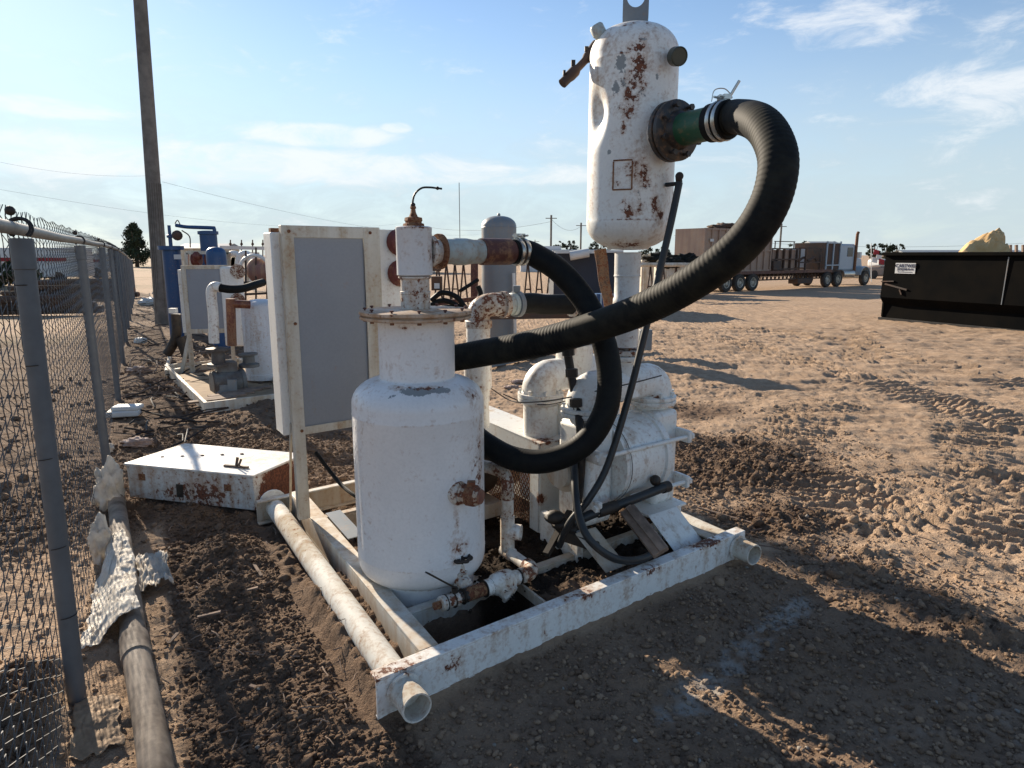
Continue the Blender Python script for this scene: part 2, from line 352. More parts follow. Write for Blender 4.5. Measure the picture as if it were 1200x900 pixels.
def bigmesh(name,V,F,mat,attrs=None,smooth=True,tri=False):
    k=F.shape[1]; me=bpy.data.meshes.new(name); me.vertices.add(len(V)); me.vertices.foreach_set('co',V.astype(np.float32).ravel())
    me.loops.add(F.size); me.loops.foreach_set('vertex_index',F.astype(np.int32).ravel()); me.polygons.add(len(F))
    me.polygons.foreach_set('loop_start',np.arange(0,F.size,k,dtype=np.int32)); me.polygons.foreach_set('loop_total',np.full(len(F),k,dtype=np.int32))
    if smooth: me.polygons.foreach_set('use_smooth',np.ones(len(F),bool))
    me.update(calc_edges=True); me.materials.append(mat)
    for n,a in (attrs or {}).items():
        at_=me.attributes.new(n,'FLOAT','POINT'); at_.data.foreach_set('value',a.astype(np.float32).ravel())
    o=bpy.data.objects.new(name,me); COL.objects.link(o); return o
ny,nx=X.shape; idx=np.arange(nx*ny).reshape(ny,nx)
F=np.stack([idx[:-1,:-1],idx[:-1,1:],idx[1:,1:],idx[1:,:-1]],-1).reshape(-1,4)
gnd=bigmesh('ground',np.stack([X,Y,Hh],-1).reshape(-1,3),F,SOIL,dict(damp_shade=DM,grass=GR,pale_streak=SA)); tag(gnd,kind='structure')
# clods and pebbles
def ico():
    p=(1+5**.5)/2; V=np.array([(-1,p,0),(1,p,0),(-1,-p,0),(1,-p,0),(0,-1,p),(0,1,p),(0,-1,-p),(0,1,-p),(p,0,-1),(p,0,1),(-p,0,-1),(-p,0,1)],float); V/=np.linalg.norm(V[0])
    F=np.array([(0,11,5),(0,5,1),(0,1,7),(0,7,10),(0,10,11),(1,5,9),(5,11,4),(11,10,2),(10,7,6),(7,1,8),(3,9,4),(3,4,2),(3,2,6),(3,6,8),(3,8,9),(4,9,5),(2,4,11),(6,2,10),(8,6,7),(9,8,1)]); return V,F
IV,IF=ico()
def ico2():
    V=[tuple(v) for v in IV]; c={}; F=[]
    def mid(a,b):
        k=(min(a,b),max(a,b))
        if k not in c: m_=np.array(V[a])+np.array(V[b]); m_/=np.linalg.norm(m_); c[k]=len(V); V.append(tuple(m_))
        return c[k]
    for a,b,d in IF: x,y,z=mid(a,b),mid(b,d),mid(d,a); F+=[(a,x,z),(b,y,x),(d,z,y),(x,y,z)]
    return np.array(V),np.array(F)
def scatter(name,N,x0,x1,y0,y1,smin,smax,dens,base,rough=.28,sink=.25,pw=2.2,mat=SOIL,damp_shade_add=0.,smooth=False):
    V0,F0=base; x=RNG.uniform(x0,x1,N); y=y0+(y1-y0)*RNG.uniform(0,1,N)**1.25
    h,dm,gr,sa=terrain(x,y,True); A=MI[0,0]*(x-O2[0])+MI[0,1]*(y-O2[1]); B=MI[1,0]*(x-O2[0])+MI[1,1]*(y-O2[1])
    keep=RNG.uniform(0,1,N)<dens(x,y,dm,A,B); x,y,h,dm,sa=x[keep],y[keep],h[keep],dm[keep],sa[keep]; n=len(x)
    s_=smin*(smax/smin)**(RNG.uniform(0,1,n)**pw)
    q=RNG.normal(size=(n,3,3)); q,_=np.linalg.qr(q); sc=s_[:,None]*RNG.uniform(.6,1.25,(n,3))
    P=V0[None]*(1+RNG.uniform(-rough,rough,(n,len(V0),1))); P=P*sc[:,None,:]; P=np.einsum('nij,nvj->nvi',q,P); P[:,:,2]*=.75
    P+=np.stack([x,y,h+s_*(.5-sink)],-1)[:,None,:]
    Fn=(F0[None]+(np.arange(n)*len(V0))[:,None,None]).reshape(-1,3)
    rep=lambda a:np.repeat(a,len(V0))
    o=bigmesh(name,P.reshape(-1,3),Fn,mat,dict(damp_shade=np.clip(rep(dm)+damp_shade_add+rep(RNG.uniform(-.25,.15,n)),0,2.2),grass=rep(dm*0),pale_streak=rep(sa*.6)),smooth=smooth)
    return tag(o,kind='stuff')
def onskid(A,B): # keep steel tops clear
    return ~((A>-.05)&(A<.34)&(B>-.06)&(B<2.2))&~((A>0)&(A<2.2)&(B>-.03)&(B<.075))&~((A>.27)&(A<.86)&(B>.06)&(B<.38))
d1=lambda x,y,dm,A,B:(.12+.88*np.clip(dm,0,1)**1.3)*onskid(A,B)*(1-.6*((A>0)&(A<2.2)&(B>0)&(B<2.2)))
tag(scatter('soil_crumbs',120000,-3.4,3.2,1.75,6.2,.0035,.016,d1,(IV,IF),sink=.2),'loose crumbs of brown soil lying around the pump skid','soil crumbs')
d2=lambda x,y,dm,A,B:(.03+.8*np.clip(dm,0,1)**1.6*sst(fbm(x,y,2.1,2,44),-.35,.3))*onskid(A,B)*(1-.85*((A>0)&(A<2.2)&(B>0)&(B<2.2)))
tag(scatter('soil_clods',17000,-3.6,3.4,1.8,8.5,.008,.028,d2,(IV,IF),rough=.30,sink=.3,pw=3.2),'broken clods of turned earth beside the skid','soil clods')
d3=lambda x,y,dm,A,B:.4*dm+.6*np.clip(blob(x,y,1.5,4.55,.85,.7)*1.3,0,1)*dm
tag(scatter('churned_earth',13000,-6,4.5,3.2,13,.014,.05,d3,(IV,IF),rough=.32,sink=.35,pw=2.4),'churned lumps of earth behind the pump and along the fence','earth lumps')
pebm=plain('pebble',(.33,.30,.26),.9,var=.3,scale=3)
tag(scatter('pebbles',900,-3,4,1.8,8,.004,.013,lambda x,y,dm,A,B:.5*onskid(A,B),(IV,IF),mat=pebm,smooth=True),'pale pebbles scattered over the dirt','pebbles')

# ================================================================== MATERIALS
WHITE=(.85,.83,.77)
M=dict(
 white=paint('white_paint',WHITE,.30,.35),
 whiterust=paint('white_paint_rusty',WHITE,.58,.55),
 whitehvy=paint('white_paint_heavy_rust',(.70,.69,.64),.82,.7),
 cream=paint('dirty_cream_frame',(.68,.65,.57),.46,.85,dirtcol=(.42,.34,.22)),
 creamdirt=paint('soiled_white_steel',(.66,.64,.58),.42,.9,dirtcol=(.44,.33,.21)),
 rust=paint('rusty_steel',(.15,.06,.032),.85,.45,rough=.85,scale=1.6,dirtcol=(.22,.13,.07)),
 maroon=paint('maroon_primer',(.085,.022,.018),.5,.25,rough=.55,dirtcol=(.10,.05,.04)),
 red=paint('dull_red_steel',(.16,.035,.028),.45,.35,rough=.6),
 greypaint=paint('pale_grey_pipe_paint',(.46,.52,.50),.45,.5,dirtcol=(.22,.22,.18)),
 panel=paint('slate_grey_panel',(.285,.305,.335),.16,.30,rough=.5,bump=.08,dirtcol=(.27,.26,.24),streak=.7),
 hose=plain('black_rubber',(.007,.0075,.008),.6,var=.2,scale=30,bump=.35,c2=(.012,.0125,.011),spec=.15),
 hosedirt=plain('black_corrugated_rubber',(.008,.0085,.009),.66,var=.2,scale=14,bump=.4,c2=(.026,.025,.019),spec=.12),
 green=paint('green_pipe_paint',(.020,.095,.045),.35,.35,dirtcol=(.06,.07,.04),rough=.5),
 dkflange=paint('oily_dark_flange',(.035,.030,.027),.4,.3,rough=.5,dirtcol=(.05,.04,.03)),
 steel=plain('clamp_steel',(.55,.54,.50),.32,metal=.9,var=.15,scale=30),
 tubing=plain('grey_conduit',(.024,.026,.027),.5,var=.25,scale=14),
 galv=plain('galvanised_steel',(.135,.150,.165),.55,metal=.25,var=.12,scale=14,bump=.12),
 galvwire=plain('weathered_galvanised_wire',(.14,.145,.155),.5,metal=.3,var=.2,scale=20),
 galvrail=plain('weathered_top_rail',(.25,.235,.205),.55,metal=.2,var=.2,scale=20),
 oil=plain('oily_black_iron',(.012,.010,.009),.6,var=.3,scale=20,c2=(.04,.026,.016)),
 wood=plain('weathered_wood',(.33,.235,.175),.9,var=.35,scale=16),
 pole=plain('utility_pole_wood',(.22,.20,.175),.9,var=.25,scale=6,bump=.5),
 darkm=plain('dark_scrap_steel',(.055,.045,.04),.8,var=.4,scale=5,c2=(.11,.055,.03)),
 blue=paint('blue_vessel_paint',(.015,.068,.185),.2,.2,dirtcol=(.05,.09,.16),rough=.45),
 tankgrey=paint('grey_vessel_paint',(.20,.222,.238),.3,.25),
 black=plain('black_container_paint',(.0025,.003,.0035),.85,var=.2,scale=2.5,bump=.08,c2=(.007,.006,.005),spec=.04),
 tyre=plain('tyre_rubber',(.022,.021,.020),.85,var=.2,scale=12,c2=(.07,.055,.042)),
 leafd=plain('dark_foliage',(.040,.060,.026),.8,var=.35,scale=1.2),
 bark=plain('bark',(.10,.075,.05),.95,var=.3,scale=8),
 wire=plain('overhead_wire',(.10,.11,.12),.7),
 navy=plain('navy_tank_liner',(.018,.024,.042),.6,var=.2,scale=1.5),
 pale=plain('pale_sheet_metal',(.62,.63,.62),.5,var=.1,scale=2),
 brownbox=paint('brown_container_paint',(.30,.195,.145),.42,.7,dirtcol=(.40,.31,.24),scale=.35),
 cover=plain('dusty_cover',(.11,.12,.13),.7,var=.3,scale=3),
 truckblue=plain('pale_blue_cab_paint',(.34,.42,.48),.35,var=.06,scale=1.5,bump=.02),
 glass=plain('dark_cab_glass',(.02,.03,.035),.12,var=.05,scale=2,bump=0),
 tan=plain('tan_foam',(.56,.33,.13),.9,var=.2,scale=5,bump=.6,c2=(.64,.46,.24)),
)
# ================================================================== THE PUMP SKID
B0=S(1.1,1.0,0)
SK=thing('pump_skid','white rusty skid-mounted vacuum pump unit with two upright vessels, grey-panelled cabinet and thick black hoses','pump skid',B0)
fr=MB(); # front channel: web, two lips
def channel(m,p0,p1,inward,z0,z1,lip=.06,th_=.011):
    p0=np.array(p0);p1=np.array(p1);inw=np.array(inward)
    def slab(o0,o1,za,zb):
        P=[]
        for z in (za,zb):
            for p,o in ((p0,o0),(p1,o0),(p1,o1),(p0,o1)): q=p+inw*o; P.append((q[0],q[1],z))
        m.hexa(P)
    slab(0,th_,z0+th_,z1-th_); slab(0,lip,z1-th_,z1); slab(0,lip,z0,z0+th_)
m=MB(); channel(m,S(-.005,0),S(2.205,0),E23,0.0,.16,.065); beamf=m.build('front_beam',None,SK,bev=.003)
beamf.data.materials.append(paint('front_beam_paint',(.86,.85,.81),.46,.42,root=B0,dirtcol=(.46,.36,.24),
   spots=[(S(.3,0,.09),(.09,.09,.05),.12),(S(.05,.02,.165),(.16,.16,.03),.16),(S(1.0,0,.15),(.2,.2,.03),.12),(S(1.45,0,.14),(.12,.12,.03),.16),(S(1.9,0.03,.16),(.2,.2,.02),.14)]))
m=MB(); channel(m,S(.20,.067),S(.20,2.12),E13,.02,.16,.085); m.build('side_beam',M['creamdirt'],SK,bev=.003)
m=MB(); channel(m,S(2.02,.067),S(2.02,2.12),E13*-1,.02,.155,.06); m.build('side_beam',M['creamdirt'],SK,bev=.003)
m=MB(); channel(m,S(-.01,2.13),S(2.2,2.13),-E23,.0,.15,.05); m.build('rear_beam',M['creamdirt'],SK,bev=.003)
m=MB(); channel(m,S(.29,.38),S(2.0,.38),E23,.02,.13,.05); m.build('cross_beam',M['creamdirt'],SK,bev=.003)
m=MB(); channel(m,S(.29,1.62),S(2.0,1.62),E23,.02,.14,.05); m.build('cross_beam',M['creamdirt'],SK,bev=.003)
pipem=paint('skid_pipe_paint',(.76,.74,.67),.52,.62,rough=.75,spec=.2,bump=.6,dirtcol=(.40,.32,.2),streak=.2)
for a,x0,x1 in ((.10,-.13,2.24),(2.13,-.12,2.2)):
    m=MB(); m.sweep([S(a,x0,.085),S(a,x0+.4,.085),S(a,x1-.4,.085),S(a,x1,.085)],.056,20,hollow=.88); m.build('side_pipe',pipem,SK)
    m=MB(); m.lathe([(.057,0),(.068,0),(.068,.008),(.057,.008)],S(a,-.010,.085),-E23,20); m.build('weld_collar',M['whiterust'],SK)
# rear-left lifting lug plate
m=MB(); m.sweep([S(.10,2.155,.10)-E23*.0,S(.10,2.165,.10)],.085,20); m.build('lifting_lug',M['white'],SK)
# hose-cut base plate and plate the vessel sits on
m=MB(); m.sbox(.29,.86,.40,.95,.065,.082); m.build('vessel_base_plate',M['creamdirt'],SK,bev=.002)
m=MB(); m.bar(S(.285,.08,.10),S(.285,.385,.10),.012,.05); m.bar(S(.3,.085,.11),S(.86,.085,.11),.012,.05); m.bar(S(.86,.085,.10),S(.86,.385,.10),.012,.05); m.build('opening_frame',M['creamdirt'],SK)

# ---- separator vessel (front left)
CV=np.array([-.433,3.044,0]); nv=CV/np.linalg.norm(CV); rv=np.array([nv[1],-nv[0],0])
def vs(ang,r,z): # point on the vessel, angle 0 = towards the viewer, + to the right
    a=math.radians(ang); return CV-nv*math.cos(a)*r+rv*math.sin(a)*r+np.array([0,0,z])
vm=paint('vessel_paint',(.86,.85,.83),.24,.12,root=B0,dirtcol=(.50,.40,.26),rough=.36,bump=.12,
  spots=[(vs(33,.3,.36),(.10,.10,.13),.185),(vs(31,.3,.50),(.018,.03,.12),.15),(vs(30,.24,1.07),(.08,.08,.05),.12),(vs(60,.3,.7),(.13,.13,.40),.145),(vs(56,.27,1.03),(.09,.09,.09),.22),(vs(8,.22,1.085),(.20,.16,.012),.24),(vs(44,.26,1.02),(.03,.03,.07),.22),(vs(0,.23,.08),(.25,.25,.03),.15),(vs(0,.27,.172),(.3,.3,.018),.24),(vs(0,.30,.28),(.4,.4,.007),.12),(vs(0,.30,.94),(.4,.4,.007),.10)],
  chips=[(vs(-2,.23,1.075),(.13,.10,.028),.55),(vs(24,.23,1.075),(.10,.09,.022),.55),(vs(-25,.25,1.06),(.08,.08,.03),.30)])
SV=MB(); 
prof=[(.222,.08),(.245,.085),(.245,.165),(.240,.168),(.240,.172),(.248,.175)]+[(.248+.054*math.sin(q),.255-.085*math.cos(q)) for q in np.linspace(.1,math.pi/2,8)]+[(.3025,.275),(.3035,.28),(.302,.285),(.302,.935),(.3035,.94),(.302,.945)]+[(.172+.13*math.cos(q),.985+.13*math.sin(q)*.85) for q in np.linspace(0,math.pi/2,9)]+[(.0,1.097)]
SV.lathe(prof[:-1]+[(.02,1.097)],CV,seg=64); ves=SV.build('separator_vessel',vm,SK)
m=MB(); m.lathe([(.171,1.085),(.178,1.088),(.178,1.096),(.171,1.10),(.171,1.355),(.178,1.36),(.178,1.366),(.171,1.368)],CV,seg=56); m.build('neck',paint('neck_paint',(.86,.85,.83),.26,.12,root=B0,rough=.38,spots=[(vs(30,.17,1.16),(.03,.03,.06),.17),(vs(-20,.17,1.34),(.04,.04,.02),.2),(vs(0,.17,1.09),(.2,.2,.008),.16)]),ves)
fm=paint('flange_paint',(.66,.55,.43),.66,.9,dirtcol=(.44,.27,.15),root=B0)
m=MB(); m.lathe([(.12,1.367),(.245,1.367),(.250,1.370),(.250,1.380),(.246,1.382)],CV,seg=56); m.lathe([(.12,1.388),(.246,1.388),(.252,1.390),(.252,1.402),(.247,1.405),(.06,1.412)],CV,seg=56); m.lathe([(.236,1.380),(.236,1.390)],CV,seg=40); m.build('flange',fm,ves)
bm=MB(); bm.lathe([(.0125,-.030),(.0125,-.018),(.006,-.018),(.006,.046),(.0115,.046),(.0115,.056)],(0,0,0),seg=6); 
bolt0=None
def bolts(parent,centre,R_,n,mat,axis=(0,0,1),phase=.2,scale=1.,src=[None]):
    if src[0] is None:
        me=bpy.data.meshes.new('bolt'); me.from_pydata(bm.v,[],bm.f); src[0]=me
    ax=Vector(axis).normalized(); a=Vector((1,0,0)) if abs(ax.z)>.9 else Vector((0,0,1)); Xa=(a-ax*a.dot(ax)).normalized(); Ya=ax.cross(Xa)
    for k in range(n):
        q=phase+2*math.pi*k/n; p=V3(centre)+(Xa*math.cos(q)+Ya*math.sin(q))*R_
        me=src[0]; key=mat.name
        if key not in BOLTM: 
            BOLTM[key]=me.copy(); BOLTM[key].materials.append(mat)
        o=bpy.data.objects.new('bolt',BOLTM[key]); COL.objects.link(o); o.parent=parent; o.location=p-rootloc(parent)
        o.rotation_mode='QUATERNION'; o.rotation_quaternion=ax.to_track_quat('Z','Y'); o.scale=(scale,)*3
BOLTM={}
bolts(ves,CV+np.array([0,0,1.378]),.225,12,M['maroon'],scale=.72)
# stack above the flange
m=MB(); m.lathe([(.066,1.405),(.066,1.475)],CV,seg=36); m.build('stub_pipe',M['whitehvy'],ves)
m=MB(); m.lathe([(.064,1.475),(.068,1.477),(.068,1.487),(.064,1.489),(.064,1.54),(.068,1.543),(.074,1.547),(.074,1.553),(.06,1.556)],CV,seg=36); m.build('coupling_rings',M['whitehvy'],ves)
m=MB(); m.lathe([(.07,1.556),(.079,1.560),(.079,1.750),(.080,1.752),(.080,1.766),(.072,1.770),(.03,1.772)],CV,seg=44); m.build('tee_body',paint('tee_paint',(.75,.76,.76),.40,.15,root=B0,spots=[(vs(20,.07,1.765),(.12,.12,.02),.2),(vs(60,.08,1.66),(.05,.05,.1),.15)]),ves)
m=MB(); m.lathe([(.03,1.770),(.048,1.771),(.046,1.782),(.036,1.785),(.036,1.79),(.040,1.795),(.038,1.808),(.02,1.812),(.012,1.83),(.010,1.845),(.014,1.848),(.012,1.856),(.004,1.86)],CV,seg=6); m.build('plug_fitting',M['rust'],ves)
tubeobj('bent_vent_tube',[CV+np.array([0,0,1.84]),CV+np.array([.0,0,1.88]),CV+rv*.012+np.array([0,0,1.912]),CV+rv*.04+np.array([0,0,1.934]),CV+rv*.075+np.array([0,0,1.937]),CV+rv*.105+np.array([0,0,1.934]),CV+rv*.128+np.array([0,0,1.932])],.0045,M['tubing'],ves,8)
for q,r_ in ((CV+rv*.108+np.array([0,0,1.934]),.008),(CV+np.array([0,0,1.862]),.011)): m=MB(); m.sphere(q,r_,8,5); m.build('tube_fitting',M['oil'],ves)
# plug on the vessel flank
pp=vs(33,.298,.62); pd=vs(56,1.,.62)-vs(56,0,.62)
m=MB(); m.lathe([(.050,-.03),(.054,.010),(.050,.016),(.040,.018),(.040,.05)],pp,pd,24); m.lathe([(.043,.018),(.046,.022),(.046,.028),(.043,.032)],pp,pd,24); m.lathe([(.030,.045),(.041,.05),(.041,.10),(.036,.108),(.030,.112)],pp,pd,16); m.build('sight_port',M['whitehvy'],ves)
m=MB(); m.lathe([(.0,.111),(.034,.111),(.032,.117),(.0,.119)],pp,pd,16); m.build('port_face',M['red'],ves); m=MB(); m.lathe([(.042,.046),(.048,.05),(.048,.088),(.042,.092)],pp,pd,12); m.box(pp+pd*.067+np.array([0,0,.050]),(.034,.034,.026)); m.build('port_plug',M['rust'],ves)
m=MB(); hh=vs(-3,.229,.125); m.lathe([(.0,0),(.016,0),(.017,.002),(.012,.0035),(.0,.0035)],hh,vs(-3,1.3,.125)-hh,16); m.build('drain_hole_plug',M['oil'],ves)
# ---- discharge pipe on top, to the right, along the skid front
zt=1.662; t0=CV+E13*.07+np.array([0,0,zt]); ex=V3(E13)
def ring(name,p,r,h0,h1,mat,par,seg=28,ax=E13): m=MB(); m.lathe([(r*.9,h0),(r,h0),(r,h1),(r*.9,h1)],p,ax,seg); return m.build(name,mat,par)
ring('flange',t0,.072,.0,.02,M['whitehvy'],ves); ring('flange',t0,.080,.05,.066,M['rust'],ves); ring('nozzle',t0,.055,.0,.05,M['whiterust'],ves)
m=MB(); m.lathe([(.058,.066),(.058,.13),(.062,.14),(.062,.20),(.056,.24),(.056,.29)],t0,E13,32); m.build('grey_pipe',M['greypaint'],SK)
m=MB(); m.lathe([(.05,.285),(.062,.285),(.063,.29),(.063,.455),(.060,.458),(.060,.46),(.056,.46),(.056,.56)],t0,E13,32); m.build('pipe_coupling',M['maroon'],SK)
# clamps
def clamp(p,ax,r,par,wd=.022):
    m=MB(); m.lathe([(r-.004,-wd/2),(r,-wd/2),(r+.003,0),(r,wd/2),(r-.004,wd/2)],p,ax,32); axv=Vector(ax).normalized(); up=Vector((0,0,1)); m.box(V3(p)+up*(r+.012),(.03,.02,.02)); m.sweep([V3(p)+up*(r+.012)-axv.cross(up)*.03,V3(p)+up*(r+.012)+axv.cross(up)*.045],.005,6); return m.build('hose_clamp',M['steel'],par)
ce=t0+E13*.52
def hose(name,pts,r,pitch,amp,mat,par,seg=24,n=14):
    P=resample(spline(pts,n),pitch/4); L=np.arange(len(P)); ramp=sst(fbm(L*.01,L*0,1.,2,5),-.6,.2)
    R_=[r*(1+amp*ramp[i]*(1,.2,-1,.2)[i%4]) for i in L]; m=MB(); m.sweep(P,R_,seg); return m.build(name,mat,par)
A_=lambda u,v,Y:at(u,v,Y)
h2=hose('suction_hose',[t0+E13*.47,t0+E13*.56,A_(632,302,3.40),A_(656,318,3.36),A_(685,352,3.30),A_(705,393,3.22),A_(714,435,3.17),A_(711,476,3.13),A_(693,511,3.11),A_(666,532,3.11),A_(632,541,3.13),A_(598,536,3.19),A_(570,521,3.27),A_(540,500,3.35),CV+rv*.1+nv*.1+np.array([0,0,.82])],.059,.016,.006,M['hose'],SK)
for d in (.50,.535): clamp(t0+E13*d,E13,.066,h2)
# ---- tall receiver tank
CT=np.array([.600,3.554,0]); nt_=CT/np.linalg.norm(CT); rt=np.array([nt_[1],-nt_[0],0])
def ts(ang,r,z): a=math.radians(ang); return CT-nt_*math.cos(a)*r+rt*math.sin(a)*r+np.array([0,0,z])
tp=paint('receiver_tank_paint',(.84,.83,.78),.42,.22,root=B0,rough=.42,scale=1.0,dirtcol=(.48,.40,.28),bump=.3,
 spots=[(ts(5,.2165,2.58),(.07,.07,.08),.17),(ts(8,.2165,2.52),(.075,.075,.09),.19),(ts(4,.2165,2.45),(.07,.07,.09),.19),(ts(-2,.2165,2.37),(.06,.06,.08),.18),(ts(-7,.2165,2.30),(.05,.05,.07),.17),(ts(-10,.2165,2.24),(.02,.02,.05),.2),
   (ts(20,.20,2.72),(.07,.07,.04),.22),(ts(-15,.20,2.71),(.08,.08,.025),.18),(ts(0,.2165,2.05),(.10,.10,.12),.12),(ts(18,.2165,2.02),(.05,.05,.09),.18),(ts(-18,.2165,1.99),(.05,.05,.08),.16),(ts(-2,.2165,1.86),(.06,.06,.07),.20),(ts(14,.2165,1.87),(.04,.04,.04),.18),(ts(34,.2165,1.90),(.03,.03,.09),.20),(ts(44,.2165,1.84),(.035,.035,.035),.22),(ts(-5,.2165,2.565),(.25,.25,.008),.10),(ts(0,.2165,1.815),(.25,.25,.008),.14),(ts(0,.10,1.70),(.12,.12,.03),.22),(ts(-60,.2,1.9),(.12,.12,.2),.08)],
 chips=[(ts(-16,.2165,2.52),(.06,.06,.09),.42),(ts(-22,.2165,2.42),(.04,.04,.06),.38),(ts(30,.2165,2.46),(.02,.02,.035),.4),(ts(10,.2165,2.62),(.08,.08,.02),.3),(ts(24,.2165,2.28),(.03,.03,.06),.28),(ts(-28,.2165,2.13),(.03,.03,.03),.4),(ts(0,.2165,2.4),(.22,.22,.36),.24),(ts(20,.2165,1.95),(.2,.2,.3),.22)])
def dent(p):
    c=Vector(tuple(float(q) for q in ts(-55,.2165,2.32))); d=Vector(((p.x-c.x)/.11,(p.y-c.y)/.11,(p.z-c.z)/.17)).length
    k=max(0,1-d); k=k**1.6; dr=Vector((p.x-CT[0],p.y-CT[1],0)); return p-dr.normalized()*.055*k
m=MB(); body=[(.03,1.672),(.10,1.675)]+[(.2165*math.sin(q)**.8,1.80-.125*math.cos(q)) for q in np.linspace(.45,math.pi/2,9)]+[(.2175,1.812),(.2165,1.818)]+[(.2165,z) for z in np.linspace(1.84,2.56,26)]+[(.2175,2.565),(.2165,2.57),(.2165,2.60)]+[(.2165*math.cos(q)**.75,2.60+.145*math.sin(q)) for q in np.linspace(.1,1.45,10)]+[(.02,2.746)]
m.lathe(body,CT,seg=80,fn=dent); tank=m.build('receiver_tank',tp,SK)
stm=paint('stem_paint',(.72,.71,.67),.50,.25,root=B0,spots=[(CT+np.array([0,0,1.405]),(.1,.1,.012),.3),(CT+np.array([0,0,1.67]),(.1,.1,.03),.15)])
m=MB(); m.lathe([(.074,1.66),(.068,1.655),(.067,1.545),(.069,1.543),(.069,1.537),(.065,1.535),(.065,1.43),(.070,1.42),(.071,1.385),(.067,1.375),(.067,1.17)],CT,seg=36); m.build('stem',stm,tank)
# lifting eye
lc=CT+np.array([0,0,2.83]); m=MB(); W=.062; outer=[(-W,-.10),(W,-.10),(W,.08)]+[(W*math.cos(q),.08+W*math.sin(q)) for q in np.linspace(.2,2.94,9)]+[(-W,.08)]
V=[];F_=[]
inner=[(.042*math.cos(q),.045+.055*math.sin(q)) for q in np.linspace(-math.pi*.75,math.pi*1.25,24,endpoint=False)]
no=len(outer)
def closest(i): return min(range(no),key=lambda k:math.atan2(0,1) or 0)
# ring of quads between hole and outline sampled at same angles
ang=[-math.pi*.75+2*math.pi*k/32 for k in range(32)]
def outl(q):
    c,s_=math.cos(q),math.sin(q); cy=.045; best=9
    if abs(c)>1e-6: best=min(best,W/abs(c))
    if s_<0: best=min(best,(.10+cy)/-s_)
    else:
        # upper round end centred (0,.06)
        b_=-(0.06-cy)*s_; disc=b_*b_-((.06-cy)**2-W*W); r_=-b_+math.sqrt(max(disc,0)); best=min(best,r_)
    return best
for q in ang:
    for th_ in (-.006,.006):
        for r_ in (.044,outl(q)):
            p=lc+rt*(math.cos(q)*r_)-nt_*th_+np.array([0,0,.045+math.sin(q)*r_*(1.15 if r_==.044 else 1)]); V.append(p)
nA=len(ang)
for k in range(nA):
    a=4*k;b=4*((k+1)%nA); F_+=[(a,a+1,b+1,b),(a+2,b+2,b+3,a+3),(a,b,b+2,a+2),(a+1,a+3,b+3,b+1)]
m.add(V,F_); m.build('lifting_eye',M['tankgrey'],tank,smooth=False)
# top fittings
c=ts(-62,.17,2.66); m=MB(); m.lathe([(.022,0),(.030,.03),(.034,.035),(.034,.07),(.028,.078)],c,(-.45,.0,.8),20); m.build('nozzle_cap',M['greypaint'],tank)
m=MB(); pts=[ts(-88,.20,2.56),A_(700,52,3.66),A_(688,68,3.62),A_(674,83,3.58),A_(659,98,3.55)]
m.sweep(spline(pts,5),[.016]*5+[.026]*6+[.019]*4+[.028]*3+[.024]*3,12); m.build('relief_pipe',M['darkm'],tank)
for q,sz_ in ((A_(674,80,3.58)+np.array([-.01,0,.022]),(.02,.02,.03)),(A_(690,62,3.62)+np.array([-.012,0,.018]),(.018,.018,.022)),(A_(664,90,3.55)+np.array([-.012,0,.018]),(.012,.03,.02))): m=MB(); m.box(q,sz_); m.build('relief_valve_cap',M['oil'],tank)
# gauge
gq=ts(48,.23,2.555); gd=A_(797,66,3.30)-gq; gd/=np.linalg.norm(gd); m=MB(); m.lathe([(.010,-.02),(.010,.03)],gq,gd,10); m.lathe([(.018,.028),(.040,.030),(.042,.034),(.042,.075),(.038,.078),(.036,.074),(.0,.074)],gq,gd,24); m.build('pressure_gauge',plain('gauge_case',(.05,.06,.045),.4,var=.2),tank)
# data plate outline
m=MB()
for (a0,z0,a1,z1) in ((-22,2.09,2,2.09),(-22,1.955,2,1.955),(-22,1.955,-22,2.085),(2,1.955,2,2.085)):
    P=[ts(a0+(a1-a0)*k/6,.2185,z0+(z1-z0)*k/6) for k in range(7)]; m.sweep(P,.0035,6)
m.build('plate_frame',M['rust'],tank)
# flanged green outlet
FZ=2.212; nz=CT+np.array([0,0,FZ]); ax=-E23
m=MB(); m.lathe([(.085,.16),(.085,.275)],nz,ax,30); m.build('nozzle_neck',M['whiterust'],tank)
m=MB(); m.lathe([(.06,.262),(.132,.264),(.136,.268),(.136,.287),(.132,.290),(.10,.290)],nz,ax,44); m.lathe([(.118,.290),(.118,.297)],nz,ax,40); m.lathe([(.10,.297),(.132,.297),(.136,.301),(.136,.322),(.130,.327),(.088,.330),(.080,.350),(.072,.36),(.07,.36)],nz,ax,44); fl=m.build('outlet_flange',M['dkflange'],tank)
bolts(fl,nz+ax*.292,.112,8,M['dkflange'],axis=tuple(ax),phase=.35,scale=1.25)
m=MB(); m.lathe([(.06,.345),(.072,.347),(.072,.515),(.074,.52),(.076,.522),(.076,.53),(.07,.532)],nz,ax,36); m.build('green_pipe',M['green'],tank)
hp0=nz+ax*.50; hd=ax
h1=hose('discharge_hose',[nz+ax*.525,nz+ax*.60,nz+ax*.66+np.array([0,0,.005]),A_(888,143,2.70),A_(905,163,2.55),A_(912,195,2.46),A_(901,240,2.44),A_(872,284,2.48),A_(826,322,2.58),A_(765,357,2.78),A_(700,382,2.98),A_(630,402,3.2),A_(570,413,3.38),A_(530,420,3.47),A_(500,424,3.5)],.069,.020,.010,M['hosedirt'],SK,26)
m=MB(); m.lathe([(.074,.522),(.081,.525),(.081,.62),(.076,.625)],nz,ax,32); m.build('hose_cuff',M['hose'],h1)
for d in (.57,.602): clamp(nz+ax*d,ax,.083,h1,.02)
